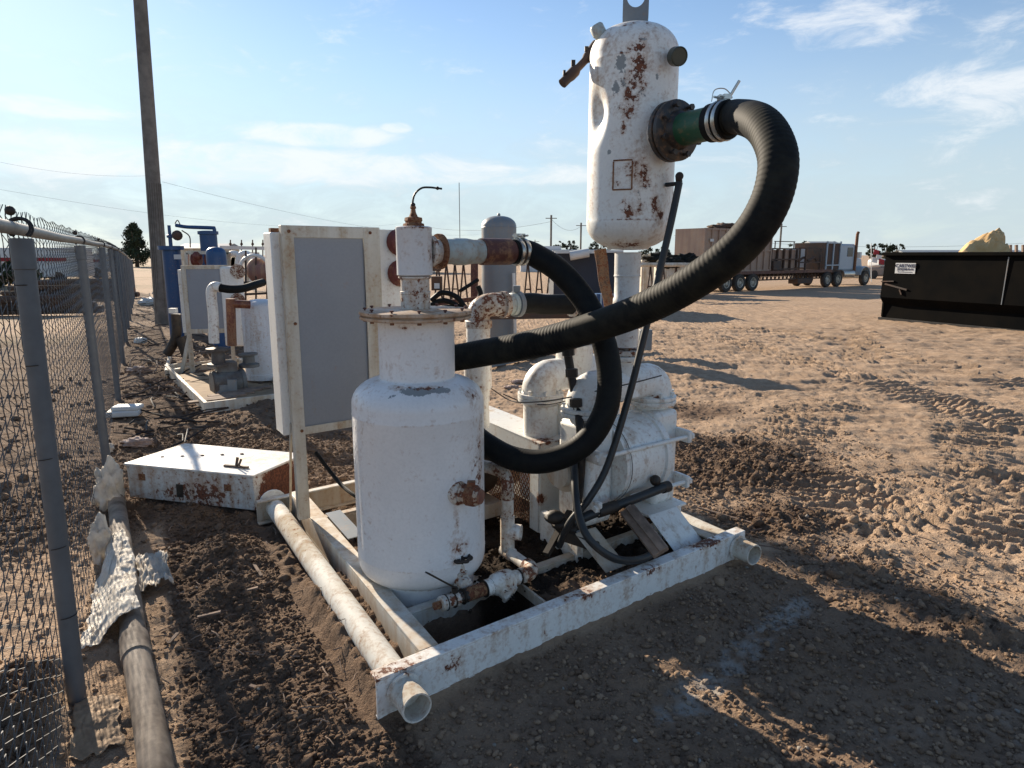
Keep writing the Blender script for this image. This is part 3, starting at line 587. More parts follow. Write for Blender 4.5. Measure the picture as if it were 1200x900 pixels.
p=nz+ax*.585; m=MB(); m.sweep(spline([p+rt*-.05+np.array([0,0,.08]),p+rt*-.04+np.array([0,0,.125]),p+rt*.0+np.array([0,0,.13]),p+rt*.03+np.array([0,0,.105])],5),.0022,6); m.sweep([p+rt*.02+np.array([0,0,.09]),p+rt*.06+np.array([0,0,.16])],.006,6); m.build('clamp_wire',M['steel'],h1)
# ---- pump
PB=.50; ZC=.56; RC=.225; A0_,A1_=1.41,1.92
pc=lambda a,b=PB,z=ZC:S(a,b,z)
pmw=paint('pump_paint',(.84,.83,.78),.42,.36,root=B0,rough=.42,spots=[(S(1.88,.42,.87),(.05,.05,.03),.2)])
m=MB(); m.lathe([(.05,0),(RC,0),(RC,.02),(RC+.006,.024),(RC+.006,.05),(RC-.004,.056),(RC-.004,.30),(RC+.008,.306),(RC+.008,.345),(RC,.35),(.05,.35)],pc(A0_+.085),E13,56); body_=m.build('pump_casing',pmw,SK)
m=MB(); m.lathe([(RC-.0,.112),(RC+.0065,.113),(RC+.0065,.118),(RC-.0,.119)],pc(A0_),E13,56); m.build('casing_joint',M['oil'],body_)
for ac in (A0_,A1_):
    m=MB(); m.sbox(ac-.095,ac+.095,PB-.13,PB+.13,.26,.80); hd_=m.build('end_housing',pmw,SK,bev=.03)
    m=MB(); m.lathe([(.095,.74),(.088,.78),(.088,.822)],pc(ac,PB,0),(0,0,1),36); m.lathe([(.09,.822),(.130,.824),(.133,.828),(.133,.842),(.130,.845)],pc(ac,PB,0),(0,0,1),40); m.lathe([(.122,.845),(.122,.850)],pc(ac,PB,0),(0,0,1),36); m.lathe([(.13,.850),(.133,.853),(.133,.868),(.129,.871),(.08,.872)],pc(ac,PB,0),(0,0,1),40); f_=m.build('port_flange',pmw,hd_); bolts(f_,pc(ac,PB,.845),.120,8,M['white'],scale=.9)
    for z in (.40,.66): m=MB(); m.sbox(ac-.10 if ac<1.6 else ac+.07,ac-.07 if ac<1.6 else ac+.10,PB-.235,PB-.12,z-.035,z+.035); m.build('rod_lug',pmw,hd_,bev=.008)
for z in (.40,.66):
    m=MB(); m.sweep([S(A0_-.12,PB-.215,z),S(A1_+.125,PB-.215,z)],.0115,12); m.lathe([(.021,0),(.021,.018)],S(A1_+.10,PB-.215,z),E13,6); m.lathe([(.021,0),(.021,.018)],S(A0_-.118,PB-.215,z),E13,6); m.build('tie_rod',M['white'],body_)
# casing front rib bracket
m=MB(); m.sbox(A0_+.16,A0_+.32,PB-.245,PB-.2,.395,.415); m.build('casting_rib',pmw,body_)
def manifold(b,zf,aL,aR,an,rn=.075,ztop=1.10):
    m=MB()
    for ac,sg in ((aL,1),(aR,-1)):
        pts=[S(ac,b,zf),S(ac,b,zf+.015)]+[S(ac+sg*(.085-.085*math.cos(q)),b,zf+.015+.075*math.sin(q)) for q in np.linspace(.25,math.pi/2,6)]+[S(an,b,zf+.09)]
        m.sweep(pts,[.106,.108]+[.108,.107,.105,.102,.099,.096]+[.092],32)
    mm=m.build('manifold_elbows',pmw,SK)
    m=MB(); m.lathe([(.095,zf+.03),(.088,zf+.08),(rn+.012,zf+.14),(rn+.008,ztop-.025),(rn+.01,ztop-.02)],S(an,b,0),seg=36); m.build('manifold_neck',pmw,mm)
    m=MB(); m.lathe([(rn,ztop-.026),(.104,ztop-.024),(.107,ztop-.02),(.107,ztop-.002),(.102,ztop)],S(an,b,0),seg=36); m.build('neck_flange',pmw,mm)
    m=MB(); m.lathe([(rn,ztop+.004),(.104,ztop+.005),(.104,ztop+.028),(.098,ztop+.032),(.06,ztop+.034)],S(an,b,0),seg=36); f_=m.build('mating_flange',M['whitehvy'],mm); bolts(f_,S(an,b,ztop),.09,8,M['rust'],scale=.95)
    return mm
m1=manifold(PB,.87,A0_,A1_,iS(*CT[:2])[0]+.02,.072,1.12)
mb=PB+.43; m2=manifold(mb,.87,A0_+.0,A1_,1.665,.10,1.13)
for ac in (A0_,A1_):
    m=MB(); m.lathe([(.10,.60),(.10,.80),(.131,.822),(.133,.845),(.122,.846),(.122,.851),(.133,.852),(.133,.870),(.08,.872)],S(ac,mb,0),seg=40); f_=m.build('port_flange',pmw,SK); bolts(f_,S(ac,mb,.845),.120,8,M['white'],scale=.9)
    m=MB(); m.sbox(ac-.085,ac+.085,mb-.085,mb+.12,.22,.60); m.build('rear_housing',pmw,SK,bev=.03)
m=MB(); m.sbox(A0_+.08,A1_-.08,mb-.12,mb+.1,.25,.80); m.build('rear_casing',pmw,SK,bev=.05)
# pump feet
m=MB(); m.hexa([S(1.70,.27,.262),S(1.93,.27,.262),S(1.97,.11,.115),S(1.74,.11,.115),S(1.70,.285,.272),S(1.93,.285,.272),S(1.97,.12,.127),S(1.74,.12,.127)]); m.sbox(1.70,2.02,.285,.75,.258,.27); m.build('foot_plate',M['white'],SK,bev=.002)
m=MB(); m.hexa([S(1.22,.33,.262),S(1.36,.33,.262),S(1.42,.16,.115),S(1.28,.16,.115),S(1.22,.345,.272),S(1.36,.345,.272),S(1.42,.17,.127),S(1.28,.17,.127)]); m.build('foot_plate',M['creamdirt'],SK,bev=.002)
for q in ((1.80,1.84,.30,.34,.0,.26),(1.86,1.98,.29,.31,.08,.262),(1.25,1.29,.36,.7,.0,.26)): m=MB(); m.sbox(*q); m.build('foot_leg',pmw,SK)
m=MB(); m.sweep([S(A0_-.10,PB,ZC),S(A0_-.2,PB,ZC)],.09,24); m.lathe([(.12,0),(.12,.05)],S(A0_-.16,PB,ZC),E13,28); m.build('bearing_housing',M['creamdirt'],SK)
# ---- belt guard
gm=paint('belt_guard_paint',(.70,.70,.66),.36,.35,root=B0,dirtcol=(.46,.38,.25),spots=[(S(1.3,.77,.30),(.05,.05,.05),.28),(S(1.48,.77,.22),(.04,.04,.06),.28),(S(1.35,.8,.62),(.12,.12,.02),.24),(S(1.4,1.0,.63),(.08,.2,.03),.13)])
GT=.62; m=MB(); m.sbox(1.29,1.51,.76,.772,.10,GT); m.build('guard_front_sheet',gm,SK,bev=.002)
m=MB(); m.sbox(1.285,1.515,.76,1.75,GT,GT+.006); m.build('guard_top_sheet',gm,SK)
m=MB(); m.sbox(1.286,1.292,.774,1.75,GT-.085,GT-.001); m.sbox(1.286,1.292,.774,.86,.10,GT-.086); m.sbox(1.286,1.292,1.68,1.75,.1,GT-.086); m.build('guard_side_frame',gm,SK)
m=MB(); m.sbox(1.508,1.514,.774,1.75,.10,GT-.001); m.build('guard_back_sheet',gm,SK)
# expanded-metal mesh on the left face
m=MB(); a_=1.30
nb,nz_=26,11
for i in range(nb):
    for j in range(nz_):
        b0=.865+i*.0315; z0=.11+j*.039
        for (p,q) in (((b0,z0+.0195),(b0+.0158,z0)),((b0+.0158,z0),(b0+.0315,z0+.0195)),((b0+.0315,z0+.0195),(b0+.0158,z0+.039)),((b0+.0158,z0+.039),(b0,z0+.0195))):
            m.bar(S(a_,p[0],p[1]),S(a_,q[0],q[1]),.004,.0045,up=(.8,.6,0))
tag(m.build('guard_mesh',M['rust'],SK,smooth=False),kind='stuff')
# motor behind the vessel (dark)
m=MB(); m.lathe([(.05,0),(.15,.0),(.165,.03),(.165,.36),(.15,.40),(.05,.40)],S(.86,1.35,.34),E13,24); m.build('electric_motor',M['oil'],SK)
m=MB(); m.sbox(.8,1.27,1.15,1.55,.08,.17); m.build('motor_base',M['creamdirt'],SK,bev=.004)
m=MB(); m.lathe([(.05,0),(.17,.0),(.17,.07),(.05,.07)],S(1.36,1.35,.36),E13,28); m.lathe([(.05,0),(.13,.0),(.13,.07),(.05,.07)],S(1.36,.95,.36),E13,28); m.build('drive_pulley',M['oil'],SK)
# ---- rusty elbow line behind the vessel
Y3=3.92
m=MB(); m.sweep([A_(560,470,Y3),A_(560.5,379,Y3)],.070,24); m.sweep([A_(560,455,Y3),A_(560,425,Y3)],.082,24); m.sweep([A_(561,500,Y3),A_(560,470,Y3)],.066,24); m.build('riser_pipe',M['whiterust'],SK)
ee=A_(561,384,Y3); e_end=A_(592,357,3.95)
m=MB(); m.sweep(spline([ee,A_(560,372,Y3),A_(565,361,Y3),A_(577,357,3.93),e_end],5),.068,24); m.lathe([(.075,0),(.078,.01),(.078,.04),(.072,.045)],ee,(0,0,1),24); m.lathe([(.07,0),(.078,.0),(.078,.03),(.07,.03)],e_end-E13*.03,E13,24); m.build('pipe_elbow',M['whitehvy'],SK)
m=MB(); m.lathe([(.06,0),(.066,.005),(.066,.02),(.060,.025),(.060,.04),(.066,.045),(.066,.07),(.05,.075)],e_end,E13,24); m.build('grooved_nipple',M['greypaint'],SK)
m=MB(); m.lathe([(.07,.07),(.078,.072),(.078,.10),(.07,.102)],e_end,E13,24); m.box(e_end+E13*.085+np.array([0,0,.09]),(.04,.06,.035)); m.build('hose_clamp',M['tankgrey'],SK)
h3=tubeobj('cross_hose',[e_end+E13*.05,e_end+E13*.2,A_(640,357,4.12),A_(672,357,4.2),A_(684,364,4.2),A_(687,385,4.2),A_(686,405,4.2)],.062,M['hose'],SK,22,8)
m=MB(); q=A_(672,357,4.2); m.lathe([(.064,-.02),(.074,-.02),(.074,.02),(.064,.02)],q,E13,24); m.build('rusty_band',M['whitehvy'],SK)
# ---- small lines
tl=tubeobj('drain_conduit',[A_(796,214,3.36),A_(786,262,3.33),A_(770,330,3.30),A_(752,405,3.26),A_(736,468,3.22),A_(712,545,3.15),A_(690,585,3.1),A_(668,612,3.1),A_(655,640,3.15)],.0175,M['tubing'],SK,12)
m=MB(); m.lathe([(.018,0),(.020,.012),(.010,.016)],A_(795,207,3.36)-np.array([0,.01,0]),(0,-1,0),12); m.sweep([A_(796,214,3.36),A_(795,205,3.36)],.016,10); m.build('conduit_eye',M['oil'],tl)
m=MB(); m.sweep([A_(796,215,3.36),ts(50,.22,1.98)],.010,8); m.build('conduit_bracket',M['tubing'],tl)
tubeobj('black_pipe',[A_(663,398,3.50),A_(667,425,3.46),A_(674,465,3.4),A_(680,500,3.3),A_(681,545,3.25),A_(676,600,3.3)],.0225,M['oil'],SK,12)
for (u,v) in ((670,437),(675,472),(666,412)): m=MB(); q=A_(u,v,3.45-(v-400)*.0016); m.lathe([(.024,-.022),(.032,-.02),(.032,.02),(.024,.022)],q,(.06,-.05,-1),8); m.build('pipe_union',M['oil'],SK)
tubeobj('oil_hose',[A_(673,540,3.25),A_(674,575,3.1),A_(680,610,3.0),A_(694,636,2.95),A_(722,655,2.97),A_(752,655,3.08),A_(775,641,3.2)],.019,M['tubing'],SK,12,8)
tubeobj('cross_conduit',[A_(672,612,3.15),A_(700,600,3.2),A_(740,586,3.3),A_(778,571,3.42)],.024,M['tubing'],SK,14)
m=MB(); m.lathe([(.03,0),(.03,.05),(.025,.055)],A_(776,572,3.42),E13,14); m.build('conduit_cap',M['oil'],SK); m=MB(); m.sphere(A_(768,563,3.42),.03,9,6); m.build('conduit_knob',M['oil'],SK); m=MB(); m.sweep([A_(700,600,3.2),A_(722,593,3.25)],.031,14); m.build('conduit_sleeve',M['oil'],SK)
m=MB(); 
for k in range(5): m.sphere(A_(650+8*k,606+5*(k%3)+3*k,3.2+.03*k),.045,8,6,(1.2,1,.8))
m.bar(A_(655,625,3.2),A_(700,640,3.2),.05,.05); m.bar(A_(640,650,3.1),A_(668,600,3.3),.03,.03); m.build('oily_drive_end',M['oil'],SK)
m=MB(); P=spline([A_(703,292,3.72),A_(706,310,3.72),A_(708,330,3.72),A_(713,352,3.72),A_(717,385,3.72),A_(718,405,3.70)],5); Wd=[.035,.035,.034,.03,.03,.028]*6
for i in range(len(P)-1): m.bar(P[i],P[i+1],.065-.0006*i,.010,up=(0,-1,0))
m.build('rusty_strap',paint('strap_rust',(.075,.042,.03),.8,.7,scale=2,dirtcol=(.17,.12,.085)),SK)
tubeobj('thin_cable',[A_(575,455,3.9),A_(600,470,3.8),A_(630,471,3.5),A_(660,467,3.4),A_(700,458,3.35),A_(745,448,3.4),A_(775,440,3.6)],.0035,M['oil'],SK,6)
tubeobj('thin_cable',[A_(590,462,3.9),A_(615,472,3.8),A_(640,474,3.6),A_(668,469,3.5)],.0035,M['oil'],SK,6)
tubeobj('cabinet_cable',[A_(370,530,4.0),A_(385,550,3.95),A_(400,568,3.85),A_(418,582,3.7),A_(450,600,3.6)],.012,M['hose'],SK,8)
# blue/green valve beside stem
m=MB(); m.box(A_(756,398,3.9),(.07,.06,.12)); m.sweep([A_(756,410,3.9),A_(756,386,3.9)],.02,10); m.build('stem_valve',M['tankgrey'],SK,bev=.004)
# ---- drain valve train at the vessel foot
Zp=.165
q0=gp(511,710,Zp); 
def along(d,dz=0): return q0+E13*d+np.array([0,0,dz])
m=MB(); m.lathe([(.0,0),(.017,.0),(.019,.005),(.019,.04)],along(-.01),E13,6); m.build('pipe_plug',M['rust'],SK)
m=MB(); m.lathe([(.030,.02),(.034,.025),(.034,.045),(.029,.05),(.029,.085),(.034,.09),(.034,.11),(.026,.115),(.026,.13)],q0,E13,16); m.build('coupling',M['whitehvy'],SK)
m=MB(); m.lathe([(.024,.11),(.028,.12),(.028,.14),(.033,.142),(.033,.155),(.027,.16)],q0,E13,8); m.build('hex_nipple',M['oil'],SK)
m=MB(); m.lathe([(.031,.15),(.031,.26)],q0,E13,18); m.build('rust_nipple',M['rust'],SK)
m=MB(); m.lathe([(.034,.25),(.038,.255),(.038,.285),(.036,.29),(.050,.31),(.056,.36),(.050,.40),(.036,.415)],q0,E13,16); pbr=along(.33); m.sweep([pbr,pbr+np.array([.045,-.022,-.032])],.040,16); m.lathe([(.044,0),(.046,.004),(.046,.018),(.036,.022)],pbr+np.array([.045,-.022,-.032]),(.7,-.35,-.5),8); ys_=m.build('y_strainer',M['whiterust'],SK)
m=MB()
for k in range(3): m.bar(pbr+np.array([.03,-.052,-.005-.014*k]),pbr+np.array([.075,-.055,-.025-.014*k]),.004,.004)
m.build('casting_marks',M['oil'],ys_)
m=MB(); m.lathe([(.028,.41),(.036,.413),(.036,.44),(.03,.445),(.03,.455),(.038,.46),(.038,.48),(.026,.49)],q0,E13,8); m.build('pipe_union',M['whiterust'],SK)
m=MB(); pE=along(.53); m.sweep(spline([along(.48),along(.51),pE+E23*.03+E13*.01,pE+E23*.07+E13*.012],5),.037,16); m.build('pipe_elbow',M['whitehvy'],SK)
pF=pE+E23*.06+E13*.012; pG=pF+E23*.17+np.array([0,0,.0]); m=MB(); m.sweep([pF,pG],.029,16); m.build('white_nipple',M['white'],SK)
m=MB(); m.sweep([pG-E23*.02,pG+E23*.05],.035,14); m.sweep([pG+E23*.02,pG+E23*.02+np.array([0,0,.19])],.036,14); tq=pG+E23*.02+np.array([0,0,.11]); m.sweep([tq,tq+E13*.05-E23*.055],.040,16,hollow=.75); m.build('pipe_tee',M['whiterust'],SK)
vq=pG+E23*.02; m=MB(); m.sweep([vq+np.array([0,0,.17]),vq+np.array([0,0,.31])],.031,16); m.build('vertical_nipple',M['whiterust'],SK)
m=MB(); m.lathe([(.03,.28),(.034,.285),(.034,.31),(.03,.315)],vq,(0,0,1),16); m.sweep(spline([vq+np.array([0,0,.30]),vq+np.array([0,0,.37]),vq+np.array([-.02,.02,.41]),vq+np.array([-.07,.06,.42]),vq+np.array([-.2,.17,.42])],5),.031,16); m.build('upper_elbow',M['whitehvy'],SK)
for d_ in (.048,.088,.135,.252,.288,.408,.45,.483):
    m=MB(); m.lathe([(.030,-.002),(.0365,-.0015),(.0365,.0015),(.030,.002)] if d_!=.252 else [(.03,-.003),(.040,-.002),(.040,.002),(.03,.003)],along(d_),E13,18); m.build('joint_ring',M['oil'],SK)
# gate valve with handwheel
gv=along(.17)+E23*.075+np.array([0,0,.03]); m=MB(); m.lathe([(.03,-.05),(.034,-.045),(.034,-.02),(.027,-.015),(.027,.03)],gv,E23,14); m.lathe([(.036,.0),(.038,.03),(.026,.05),(.028,.052),(.030,.06),(.018,.066),(.012,.10)],gv-np.array([0,0,.015]),(0,0,1),16)
m.lathe([(.034,.03),(.040,.035),(.040,.06),(.034,.065),(.034,.08),(.044,.085),(.044,.11)],gv,E23,14); gvo=m.build('gate_valve',M['whitehvy'],SK)
hw=gv+np.array([0,0,.112]); m=MB(); P=[hw+np.array([math.cos(a)*.043*(1+.09*math.cos(7*a)),math.sin(a)*.043*(1+.09*math.cos(7*a)),0]) for a in np.linspace(0,2*math.pi,43)]; m.sweep(P,.0085,8,cap=False)
for k in range(3): a=k*math.pi/3; m.sweep([hw-np.array([math.cos(a),math.sin(a),0])*.040,hw+np.array([math.cos(a),math.sin(a),0])*.040],.006,6)
m.lathe([(.012,-.04),(.012,.014)],hw,(0,0,1),8); m.build('handwheel',M['oil'],gvo)
lv0=along(.075)+np.array([0,0,.055]); lv1=A_(500,671,2.60); m=MB(); m.sweep([along(.10),lv0+E13*.02],.014,8); m.bar(lv0+E13*.02,lv1,.018,.007); m.build('valve_lever',M['oil'],SK)
# ---- cabinet
cb0=1.62; cz0,cz1=.70,1.80; ca0,ca1=.135,.70
cab=MB(); L=.055
cab.sbox(ca0,ca0+L+.01,cb0,cb0+.006,.16,cz1); cab.sbox(ca0,ca0+.006,cb0+.006,cb0+L,.16,cz1); cabf=cab.build('cabinet_post',M['cream'],SK,bev=.0015)
m=MB(); m.sbox(ca1-.10,ca1,cb0,cb0+.006,.16,cz1); m.sbox(ca1-.006,ca1,cb0+.006,cb0+.05,.16,cz1); m.build('cabinet_post',M['cream'],SK,bev=.0015)
m=MB(); m.sbox(ca0+L+.01,ca1-.10,cb0+.0005,cb0+.0065,cz1-.062,cz1-.001); m.sbox(ca0+.001,ca1-.001,cb0+.007,cb0+.06,cz1-.005,cz1+.001); m.build('cabinet_top_rail',M['cream'],SK,bev=.0015)
m=MB(); m.sbox(ca0+L+.01,ca1-.10,cb0+.0005,cb0+.0065,cz0-.045,cz0); m.sbox(ca0+.06,ca1-.1,cb0+.007,cb0+.05,cz0-.045,cz0-.04); m.build('cabinet_bottom_rail',M['cream'],SK,bev=.0015)
m=MB(); m.sbox(ca0+L+.012,ca1-.102,cb0+.010,cb0+.016,cz0-.005,cz1-.06); m.build('cabinet_back_panel',M['panel'],SK)
m=MB(); m.sbox(ca0-.045,ca1+.02,cb0+.062,cb0+.24,cz0-.05,cz1-.035); m.build('enclosure_body',M['white'],SK,bev=.006)
m=MB(); m.sbox(ca0-.035,ca0+.01,cb0+.09,cb0+.14,cz1-.034,cz1-.012); m.build('enclosure_hinge',M['rust'],SK)
m=MB(); m.bar(S(ca0+.0,cb0+.06,.72),S(ca0-.01,cb0+.17,.16),.03,.006,up=(1,0,0)); m.build('cabinet_brace',M['cream'],SK)
m=MB(); m.sbox(ca1+.001,ca1+.14,cb0+.02,cb0+.026,.75,cz1-.01); m.build('side_gusset_sheet',M['white'],SK)
for a,z in ((ca0+.04,cz1-.03),(ca1-.06,cz1-.03),(ca0+.045,cz0-.02),(ca0+.045,1.28)):
    m=MB(); m.lathe([(.0,0),(.009,.0),(.009,.004),(.005,.006)],S(a,cb0-.0,z),-E23,10); m.build('bolt_head',M['rust'],SK)
for z in (1.74,1.56):
    m=MB(); m.lathe([(.075,0),(.078,.01),(.060,.05),(.02,.07)],S(ca1+.125,cb0+.015,z-.02),-E23,20); m.build('red_dome_cap',M['red'],SK)
m=MB(); m.sbox(.29,.38,1.2,1.62,.162,.167); m.build('foot_sheet',M['tankgrey'],SK)
# loose timber offcut lying on the skid
m=MB(); p=A_(735,597,3.25); q=A_(775,648,3.02); m.bar(p,q,.085,.035,up=(-.3,-.5,.8)); pl=m.build('timber_offcut',None,None,bev=.004,loc=V3(p)); pl.data.materials.append(M['wood'])
m=MB(); m.bar(np.array(p)+[0,-.02,.024],np.array(q)+[0,-.02,.024],.03,.012,up=(-.3,-.5,.8)); m.build('split_edge',M['wood'],pl)
tag(pl,'weathered splintered board leaning inside the right end of the skid','timber')
# ================================================================== CHAIN LINK FENCE
FB=(float(FP1[0]),float(FP1[1]),th(*FP1))
FE=thing('chain_link_fence','grey chain-link fence with round top rail running along the left side','fence',FB)
def fpt(s,off=0.,z=0.): p=FP1+FDIR*s+FN*off; return np.array([p[0],p[1],z])
NB=15; RZ=lambda s:1.735+.006*max(0,s)*(1 if s<8 else 1)*0.6+(-.55*float(sst(np.array(FP1[1]+FDIR[1]*s),8,42)))
for k in range(-1,NB):
    s=k*BAY; zb=th(*fpt(s)[:2])-.15; lean=.02 if k==0 else random.uniform(-.012,.012)
    r=.031
    m=MB(); p0=fpt(s,0,zb); p1=fpt(s,lean,RZ(s)-.035); m.sweep([p0,p0*.5+p1*.5,p1],r,18 if k<4 else 10)
    if k<4: m.lathe([(r+.001,-.10),(r+.004,-.098),(r+.004,0),(r+.001,.002)],p1,(0,0,1),18)
    po=m.build('post',M['galv'],FE)
    if k<6:
        m=MB(); c=fpt(s,lean,RZ(s)); 
        a=[c+FN_*math.cos(t_)*(.030)+np.array([0,0,1])*math.sin(t_)*.030 for t_ in np.linspace(-2.4,2.4+3.14,2)] if False else None
        P=[c+np.array([FN[0]*math.cos(t_)*.032,FN[1]*math.cos(t_)*.032,math.sin(t_)*.032])+np.array([*FDIR,0])*(-.03+.012*math.sin(t_)) for t_ in np.linspace(-.9,math.pi+.9,14)]
        m.sweep(P,.0045,6); P=[q_+np.array([*FDIR,0])*.05 for q_ in P]; m.sweep(P,.006,6)
        m.sphere(c-np.array([FN[0]*.02,FN[1]*.02,-.055]),.016,8,5); m.build('rail_tie',M['oil'],po)
ss_=np.linspace(-3.4,NB*BAY-.2,60); m=MB(); m.sweep([fpt(s,0,RZ(s)-.006*math.sin(s*1.03)**2) for s in ss_],.0215,16); m.build('top_rail',M['galvrail'],FE)
# woven fabric: one zig-zag wire per 6 cm, bay by bay
PIT=.057
def fabric(s0,s1,lod):
    V=[];F=[]; n=int((s1-s0)/PIT)
    for i in range(n):
        s=s0+(i+.5)*PIT; zb=th(*fpt(s,-.03)[:2])+.005 if i%6==0 or i==0 else zb
        zt=RZ(s)+.045; m_=int((zt-zb)/(PIT*.55)); zz_=np.linspace(zb,zt,m_+1)
        ph=(i%2); P=[]
        for j,z in enumerate(zz_):
            sg=1 if (j%2) else -1
            jit=.002*math.sin(i*12.9+j*3.1)
            P.append(fpt(s+sg*PIT*.56+jit,-.030+.004*sg*(1 if i%2 else -1)+.006*math.sin(z*3+s*1.7),z))
        # barb end
        P.append(fpt(s-(1 if m_%2 else -1)*PIT*.1,-.03,zt+.03+.006*math.sin(i*7.)))
        P=np.array(P); T=np.gradient(P,axis=0); T/=np.linalg.norm(T,axis=1)[:,None]; N=np.array([FN[0],FN[1],0]); Bn=np.cross(T,N); Bn/=np.linalg.norm(Bn,axis=1)[:,None]
        r=.0019 if lod==0 else .0026
        a=[0,2.094,4.189]; o=sum(len(v) for v in V)
        R_=np.stack([P+r*(math.cos(q)*N+math.sin(q)*Bn) for q in a],1).reshape(-1,3); V.append(R_)
        k=np.arange(len(P)-1)[:,None]*3; f=np.concatenate([np.stack([k[:,0]+j,k[:,0]+(j+1)%3,k[:,0]+3+(j+1)%3,k[:,0]+3+j],1) for j in range(3)])+o; F.append(f)
    return np.concatenate(V),np.concatenate(F)
for k in range(-1,9):
    V,F=fabric(k*BAY if k>-1 else -3.05,(k+1)*BAY,0 if k<3 else 1); V-=np.array(FB)
    o=bigmesh('chain_link_mesh',V,F,M['galvwire']); o.parent=FE; tag(o,kind='stuff')
V,F=fabric(9*BAY,NB*BAY-3,1); V-=np.array(FB); o=bigmesh('chain_link_mesh',V,F,M['galvwire']); o.parent=FE; tag(o,kind='stuff')
for zf in (.35,.62,.95,1.28,1.55):
    m=MB()
    m.sweep([fpt(0,.037*math.cos(a),zf)+np.array([*FDIR,0])*.038*math.sin(a) for a in np.linspace(math.pi*.6,-math.pi*.6,10)],.0018,6); m.build('post_tie',M['oil'],FE)
# corrugated plastic strip and pipe along the fence
pts=[gp(192,960,.03),gp(183,900,.03),gp(172,830,.045),gp(158,755,.05),gp(150,690,.055),gp(143,640,.06),gp(138,600,.06),gp(134,570,.06)]
pts=[np.array([p[0],p[1],th(p[0],p[1])+.045]) for p in pts]
PD=plain('dirty_pipe',(.085,.062,.046),.75,var=.3,scale=9,c2=(.30,.25,.20),bump=.5,spec=.3)
m=MB(); m.sweep(spline(pts,6),.052,22); pi_=m.build('buried_pipe',PD,None,loc=V3(pts[3])); tag(pi_,'long dirt-caked pipe lying along the foot of the fence','pipe')
m=MB(); k=spline(pts,6); m.sweep([k[17],k[18],k[19]],.058,22); m.build('pipe_collar',PD,pi_)
def cloth(name,c00,c10,c11,c01,n1,n2,amp,zoff,mat,seed,lab,cat,fold=6.,bumpf=None):
    U,Vv=np.meshgrid(np.linspace(0,1,n1),np.linspace(0,1,n2)); c=[np.array(q,float) for q in (c00,c10,c11,c01)]
    P=(c[0][None,None]*((1-U)*(1-Vv))[...,None]+c[1]*(U*(1-Vv))[...,None]+c[2]*(U*Vv)[...,None]+c[3]*((1-U)*Vv)[...,None])
    e=.10*fbm(U*0+3,Vv,3.1,3,seed)*((U<.02)|(U>.98)|True); sx=np.linalg.norm(c[1]-c[0]); 
    P[...,0]+=e*sx*(2*U-1)*.9+.05*sx*fbm(U,Vv,5,2,seed+5); P[...,1]+=.06*sx*fbm(U,Vv,4.3,3,seed+9)+.10*sx*fbm(U,Vv*0+1.5,3.2,2,seed+2)*(2*Vv-1)
    cr=amp*(1.5*np.abs(fbm(U*1.1+.5*Vv,Vv*.9,fold,2,seed+1,.35))+.55*(1-np.clip(2.2*np.abs(fbm((U-.6*Vv)*3.2,(U+Vv)*.8,fold,2,seed+3,.4)),0,1))**2+.35*(1-np.clip(2.2*np.abs(fbm((U+.8*Vv)*2.6,(U-Vv)*.9,fold,2,seed+6,.4)),0,1))**2)
    g=terrain(P[...,0],P[...,1]); base=np.maximum(g+zoff,P[...,2]*0-9)
    z=base+cr+.004
    if bumpf is not None: z=np.maximum(z,bumpf(P[...,0],P[...,1])+cr*.5)
    if np.ptp([q[2] for q in c])>.02: z=z+P[...,2]
    P[...,2]=z; i=np.arange(n1*n2).reshape(n2,n1); F=np.stack([i[:-1,:-1],i[:-1,1:],i[1:,1:],i[1:,:-1]],-1).reshape(-1,4)
    L=P.reshape(-1,3).mean(0); o=bigmesh(name,P.reshape(-1,3)-L,F,mat); o.location=V3(L); s_=o.modifiers.new('solidify','SOLIDIFY'); s_.thickness=.0015; return tag(o,lab,cat)
def plastic():
    m,t,b=newmat('dusty_white_plastic'); g=t.new('ShaderNodeTexCoord').outputs['Object']; n=t.noise(g,14,5,.6); n2=t.noise(g,60,4)
    t.put(b.inputs['Base Color'],t.mix(t.ss(n,.35,.7),(.80,.75,.66),(.56,.49,.40))); b.inputs['Roughness'].default_value=.7; b.inputs['Specular IOR Level'].default_value=.12; b.inputs['Transmission Weight'].default_value=.28
    bp=t.new('ShaderNodeBump'); bp.inputs['Strength'].default_value=.2; bp.inputs['Distance'].default_value=.004; t.l.new(n2,bp.inputs['Height']); t.l.new(bp.outputs[0],b.inputs['Normal']); return m
PL=plastic(); 
def overpipe(x,y):
    d=np.full(x.shape,9.); 
    for i in range(len(pts)-1): d=np.minimum(d,segd(x,y,pts[i],pts[i+1])[0])
    return terrain(x,y)+.11*(1-sst(d,.03,.16))
z0=np.array([0,0,0])
cloth('plastic_sheet',gp(88,772),gp(172,735),gp(150,640),gp(128,648),80,100,.013,.014,PL,3,'large crumpled translucent plastic sheet draped over the pipe beside the fence','plastic sheet',fold=2.2,bumpf=overpipe)
cloth('plastic_sheet',gp(162,700),gp(206,688),gp(192,655),gp(160,660),34,28,.035,.03,PL,13,'stiff folded flap of white plastic sticking out right of the pipe','plastic sheet',fold=1.8)
